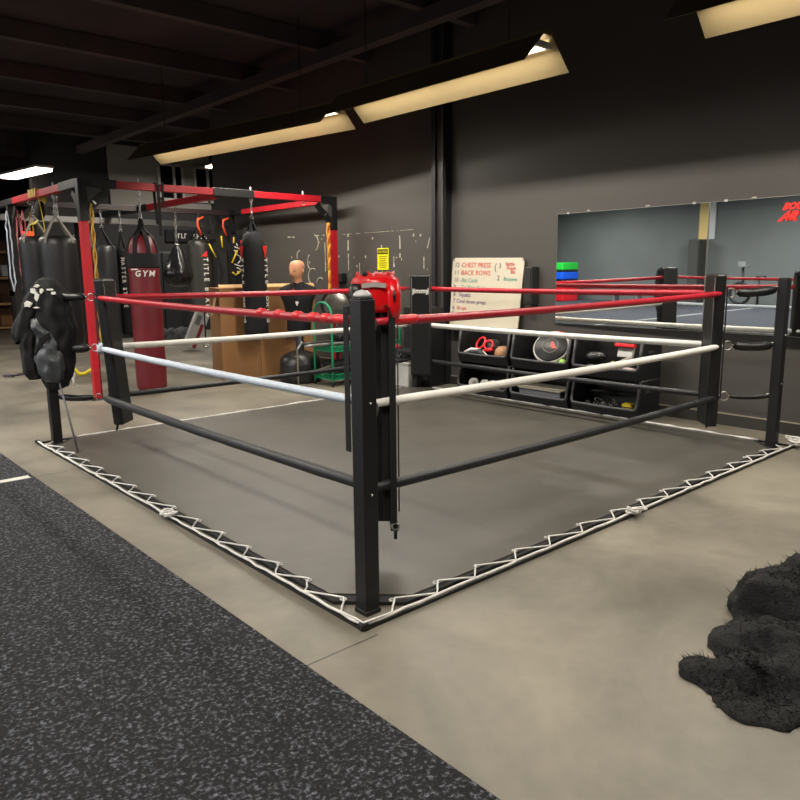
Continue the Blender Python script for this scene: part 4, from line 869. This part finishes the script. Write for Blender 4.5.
for i in range(26): 
    c0=V(4.53+random.uniform(-.05,.08),1.72+random.uniform(-.16,.2),z0+.05+random.uniform(0,.08)); mb.torus(c0,random.uniform(.015,.03),.006,(random.uniform(-1,1),random.uniform(-1,1),random.uniform(-1,1)),10,5)
tag(mb.build('jump_rope_pile',mat('silver_mix',(140,140,138),.35,.5,0,1,.6,30)),'heap of tangled silver and black rope handles in the bottom right bin','ropes')
tag(MB().torus((4.66,1.8,z0+.2),.12,.012,(.2,.1,1),20,6).build('black_hoop',black_rubber),'black hoop over the tangled gear in the bottom right bin','hoop')
item('yellow_grip','yellow ribbed grip at the right of the bottom right bin','grip',[('block',MB().box((4.53,1.44,z0+.1),(.07,.11,.075),bev=.015),yellow),('groove',MB().box((4.495,1.44,z0+.1),(.01,.115,.008)),black_rubber)],(4.53,1.44,z0+.06))
MB()
# ---------------------------------------------------------------- mirror (two panels on the wall)
mm=bpy.data.materials.new('mirror_glass'); mm.use_nodes=True; b=mm.node_tree.nodes['Principled BSDF']; b.inputs['Metallic'].default_value=1; b.inputs['Roughness'].default_value=.015; b.inputs['Base Color'].default_value=(.86,.89,.885,1)
edge=mat('mirror_edge',(150,150,140),.3,.4)
MYAW=.023
MY0,MYS,MY1,MZ0,MZ1=-.7,.925,2.685,.89,2.105
def mpanel(ya,yb,lab,yaw):
    yc=(ya+yb)/2; o=thing('wall_mirror',lab,'mirror',(WX-.02-(2.685-yc)*MYAW,yc,MZ0),yaw,'wall mirror panels'); o.rotation_euler=(0,-.0055,yaw); T=Matrix.Translation(V(WX-.02-(2.685-yc)*MYAW,yc,MZ0))@Matrix.Rotation(yaw,4,'Z')@Matrix.Rotation(-.0055,4,'Y'); WM[o]=T; w=yb-ya
    zs=-.10 if False else 0
    b0=MB().prism([T@V(0,-w/2,0),T@V(0,w/2,0),T@V(0,w/2,MZ1-MZ0),T@V(0,-w/2,MZ1-MZ0)],T.to_3x3()@V(.008,0,0)); bk=b0.build('backing',edge,o)
    MB().prism([T@V(-.002,-w/2+.004,.004),T@V(-.002,w/2-.004,.004),T@V(-.002,w/2-.004,MZ1-MZ0-.004),T@V(-.002,-w/2+.004,MZ1-MZ0-.004)],T.to_3x3()@V(.0015,0,0)).build('glass',mm,o)
    mb=MB()
    for y in (-w/2+.15,w/2-.15): mb.box(tuple(T@V(-.004,y,MZ1-MZ0)),(.012,.03,.02))
    mb.build('clip',chrome,bk); return o
mpanel(MYS+.003,MY1,'left wall mirror panel above the storage bins',-MYAW)
mpanel(MY0,MYS-.003,'right wall mirror panel with red lettering at the frame edge',-MYAW)
o=thing('mirror_lettering','bold red BOUT and AR brush lettering stuck on the right mirror panel','lettering',(WX-.04,.1,1.95))
MB().text('BOUT',face(V(WX-.095,.265,1.99),(0,-1,0),(0,0,1)),.076,th=.001,shear=.45,off=.006).build('upper_word',print_red,o)
MB().text('AR',face(V(WX-.095,.28,1.90),(0,-1,0),(0,0,1)),.1,th=.001,shear=.55,off=.01).build('lower_word',print_red,o)
# ---------------------------------------------------------------- far side of the room, seen only in the mirror
def plyo(x,y,z,m_,lab,h=.38): 
    o=thing('plyo_box',lab,'box',(x,y,z),0,'foam jump boxes'); MB().box((x,y,z+h/2),(1.0,1.0,h-.01),bev=.03).build('block',m_,o)
    MB().text('12' if m_==greenbox else '24',face(V(x+.505,y-.1,z+h/2-.05),(0,1,0),(0,0,1)),.16,th=.002).build('number',print_white,o)
py_=16.65; px_=-12.6
for z,m_,lab,h_ in ((.012,redbox,'red foam jump box at the bottom of the stack seen in the mirror',.62),(.632,black_vinyl,'black foam jump box in the stack seen in the mirror',.25),(.882,bluebox,'blue foam jump box in the stack seen in the mirror',.3),(1.182,black_plastic,'thin black foam box near the top of the stack seen in the mirror',.08),(1.262,greenbox,'green foam jump box topping the stack seen in the mirror',.3)): plyo(px_,py_,z,m_,lab,h_)
o=thing('exercise_bike','dark upright exercise bike against the opposite wall seen in the mirror','bike',(-12.6,8.75,.012))
MB().torus((-12.6,9.15,.45),.34,.05,(1,0,0),24,8).build('fan_wheel',black_steel,o)
for p,q,n_ in (((-12.6,9.15,.45),(-12.6,8.45,.5),'frame'),((-12.6,8.55,.06),(-12.6,8.55,.95),'seat_post'),((-12.6,9.05,.5),(-12.6,9.10,1.3),'handle_post'),((-12.6,8.15,.06),(-12.6,9.45,.06),'floor_bar')): MB().tube([p,q],.04,8).build(n_,black_steel,o)
MB().box((-12.6,8.50,.98),(.2,.3,.08),bev=.02).build('saddle',black_vinyl,o); MB().tube([(-12.85,8.95,1.35),(-12.7,9.07,1.3),(-12.5,9.07,1.3),(-12.35,8.95,1.35)],.025,6).box((-12.5,9.09,1.4),(.03,.25,.18),bev=.01).build('handlebar',galv,o)
cols_=[lilac,pale,cyan,pale,lilac,cyan,pale,lilac,pale]
for i in range(9):
    mm_=cols_[i]; tag(MB().lathe([(.0,0),(.26,.0),(.3,.04),(.3,.12),(.26,.16),(0,.16)],(-12.6,6.1,.02+.175*i),20).build('foam_disc',mm_),['lowest lilac','second pale','third cyan','fourth pale','fifth lilac','sixth cyan','seventh pale','eighth lilac','topmost pale'][i]+' balance disc in the stack by the opposite wall','disc','stacked balance discs')
o=thing('tall_locker','tall black locker against the opposite wall seen in the mirror','locker',(-13.6,12.2,0)); MB().box((-13.7,11.35,1.15),(.5,.42,2.3),bev=.01).build('body',mat('locker',(62,60,54),.6),o)
MB().box((-13.44,11.35,1.15),(.02,.36,2.2)).build('door',mat('locker_door',(66,64,58),.6),o)
struct(MB().box((-13.97,11.3,3.35),(.04,.34,2.1)).build('painted_doorlight_1',doorlight_paint)); struct(MB().box((-13.96,10.99,3.35),(.04,.26,2.1)).build('painted_doorlight_2',white_plastic))  # painted strips stand for light coming through a doorway gap
o=thing('low_bench','low dark flat bench on the carpet by the opposite wall','bench',(-12.5,13.4,.012)); MB().box((-12.5,13.4,.4),(.35,1.3,.1),bev=.02).build('seat',black_vinyl,o)
for y in (12.9,13.9): MB().box((-12.5,y,.18),(.3,.08,.34)).build('leg',galv,o)
# ---------------------------------------------------------------- dark heap lower right
o=thing('fleece_heap','dark fuzzy fleece heaped on the floor at the lower right corner','fleece',(1.05,-1.35,0))
def heap(cx,cy_,R,h,seed):
    vs=[];fs=[];n=90;k=40
    for i in range(k+1):
        f=i/k; rr=R*math.cos(f*PI/2); z=h*math.sin(f*PI/2)
        for j in range(n):
            a=2*PI*j/n; p=V(cx+rr*math.cos(a),cy_+rr*math.sin(a)*.8,z); q=noise.fractal(V(p.x*4+seed,p.y*4,z*4),1,2,4)*.09
            d=V(math.cos(a)*math.cos(f*PI/2),math.sin(a)*math.cos(f*PI/2),math.sin(f*PI/2)); p+=d*q; p.z=max(p.z,.001); vs.append(p)
    for i in range(k):
        for j in range(n): fs.append([i*n+j,i*n+(j+1)%n,(i+1)*n+(j+1)%n,(i+1)*n+j])
    fs.append([k*n+j for j in range(n)]); return vs,fs
fleece=mat('fleece',(21,21,21),.95,0,1,90,.4,9)
mb=MB(); HH=[heap(1.08,-1.5,.46,.13,1),heap(1.40,-1.34,.34,.21,5),heap(1.3,-1.75,.45,.2,3)]
for h_ in HH: mb.add(*h_,0,True)
mb.build('body',fleece,o)
HF=heap(.70,-1.42,.27,.045,9); mb=MB(); mb.add(*HF,0,True); mb.build('loose_fold',fleece,o)
fz=MB()
for vs_,_ in HH+[HF]:
    for i_ in range(0,len(vs_)-95,1):
        if random.random()<.75: continue
        for q_ in range(2):
            p=vs_[i_].lerp(vs_[i_+random.choice((1,90,91))],random.random()); d=V(random.gauss(0,1),random.gauss(0,1),random.uniform(.1,1)).normalized()*random.uniform(.012,.035); w_=d.cross(V(random.random(),random.random(),.3)).normalized()*.0018
            fz.add([p-w_,p+w_,p+d],[[0,1,2]])
ff=fz.build('fleece_fibres',fleece,o); ff['kind']='stuff'
# ---------------------------------------------------------------- light fixtures
def fixture(x,y0,y1,z,lab,power,dx=0,w=.30,col=(1,.93,.84),lip=.19,spread=180):
    o=thing('strip_light',lab,'light',(x,(y0+y1)/2,z),0,'ceiling strip lights'); T=Matrix.Translation(V(x,(y0+y1)/2,z))@Matrix.Rotation(-math.atan2(dx,y1-y0),4,'Z'); Lh=(y1-y0)/2
    o.rotation_euler=(0,0,-math.atan2(dx,y1-y0)); WM[o]=T
    def bx(c,d,**k): return MB().box(c,d,M=T,**k)
    h_=MB(); 
    for s in (-1,1): h_.prism([T@V(s*.05,-Lh,.06),T@V(s*w,-Lh,-lip),T@V(s*(w+.006),-Lh,-lip),T@V(s*.056,-Lh,.068)],T.to_3x3()@V(0,2*Lh,0))
    h_.box((0,0,.068),(.13,2*Lh,.03),M=T); h_.build('reflector',cream_metal,o)
    tb=MB()
    for s in (-1,1): tb.tube([T@V(s*.07,-Lh+.05,-.01),T@V(s*.07,Lh-.05,-.01)],.019,10)
    tb.build('tube',tube_m,o)
    n=max(2,int(2*Lh/1.2)+1)
    for i in range(n): y=-Lh+.05+(2*Lh-.1)*i/(n-1); MB().box((0,y,-.01),(.2,.03,.05),M=T).build('socket_bar',white_plastic,o)
    for s in (-1,1): MB().tube([T@V(0,s*Lh*.7,.08),T@V(0,s*Lh*.7,H-.0-z)],.006,5).build('hanger',black_steel,o)
    ld=bpy.data.lights.new('lamp','AREA'); ld.shape='RECTANGLE'; ld.size=.07; ld.size_y=2*Lh-.1; ld.energy=power; ld.color=col; ld.spread=math.radians(spread)
    lo=bpy.data.objects.new('lamp',ld); C.objects.link(lo); lo.parent=o; lo.location=(0,0,-.034)
    return o
PW=95
fixture(3.40,5.0,9.4,3.43,'long double strip light hanging over the bag rig near the wall',PW*1.3,dx=-.62)
fixture(3.3,1.6,4.4,3.35,'long strip light hanging over the far right half of the ring',PW)
fixture(3.3,-2.4,.4,3.35,'long strip light hanging near the right wall over the front floor',PW)
fixture(-.2,9.0,11.8,3.5,'strip light hanging beyond the left side of the rig',PW)
fixture(-1.2,3.4,6.2,3.5,'strip light hanging above the carpet beside the ring',PW*1.3)
fixture(-1.2,-2.6,.2,3.5,'strip light hanging above the carpet near the camera',PW*1.1)
fixture(-7,8.5,11.3,3.7,'added unseen strip light over the middle of the carpet',PW*3,col=(.97,.98,1),lip=.05)  # unseen lamps, here to the bike one, added to brighten the opposite wall
fixture(-7,2.5,5.3,3.7,'added unseen strip light over the near part of the carpet',PW*3,col=(.97,.98,1),lip=.05)
fixture(-10.5,13.5,16.3,3.9,'added unseen strip light over the far end of the carpet near the jump boxes',PW*3.4,col=(.97,.98,1),lip=.05)
fixture(-10.5,6.0,8.8,3.9,'added unseen strip light over the carpet near the exercise bike',PW*3.4,col=(.97,.98,1),lip=.05)
fixture(6.4,11.8,13.6,3.9,'added unseen strip light in the recess behind the rig',120,lip=.03)  # unseen lamp added to brighten the recess wall
o=thing('ceiling_light','bright white glowing batten light high at the far left over the rig','light',(2.80,14.8,3.6)); o.rotation_euler=(0,0,.12); T=Matrix.Translation(V(2.80,14.8,3.6))@Matrix.Rotation(.12,4,'Z'); WM[o]=T
MB().box((0,0,.05),(.38,1.9,.05),M=T,bev=.01).build('housing',white_plastic,o)
MB().box((0,0,-.0),(.34,1.84,.07),M=T,bev=.02).build('diffuser',mat('diffuser_glow',(255,244,232),.5,emit=(255,240,228),es=7),o)
for s_ in (-1,1): MB().tube([T@V(0,s_*.8,.07),T@V(0,s_*.8,H-3.6)],.006,5).build('hanger',black_steel,o)
# world
w=bpy.data.worlds.new('world'); w.use_nodes=True; bpy.context.scene.world=w; w.node_tree.nodes['Background'].inputs[0].default_value=(.5,.5,.55,1); w.node_tree.nodes['Background'].inputs[1].default_value=.05
sc=bpy.context.scene; sc.view_settings.view_transform='Standard'; sc.view_settings.look='None'; sc.view_settings.gamma=1; sc.view_settings.exposure=.4; sc.view_settings.use_curve_mapping=False
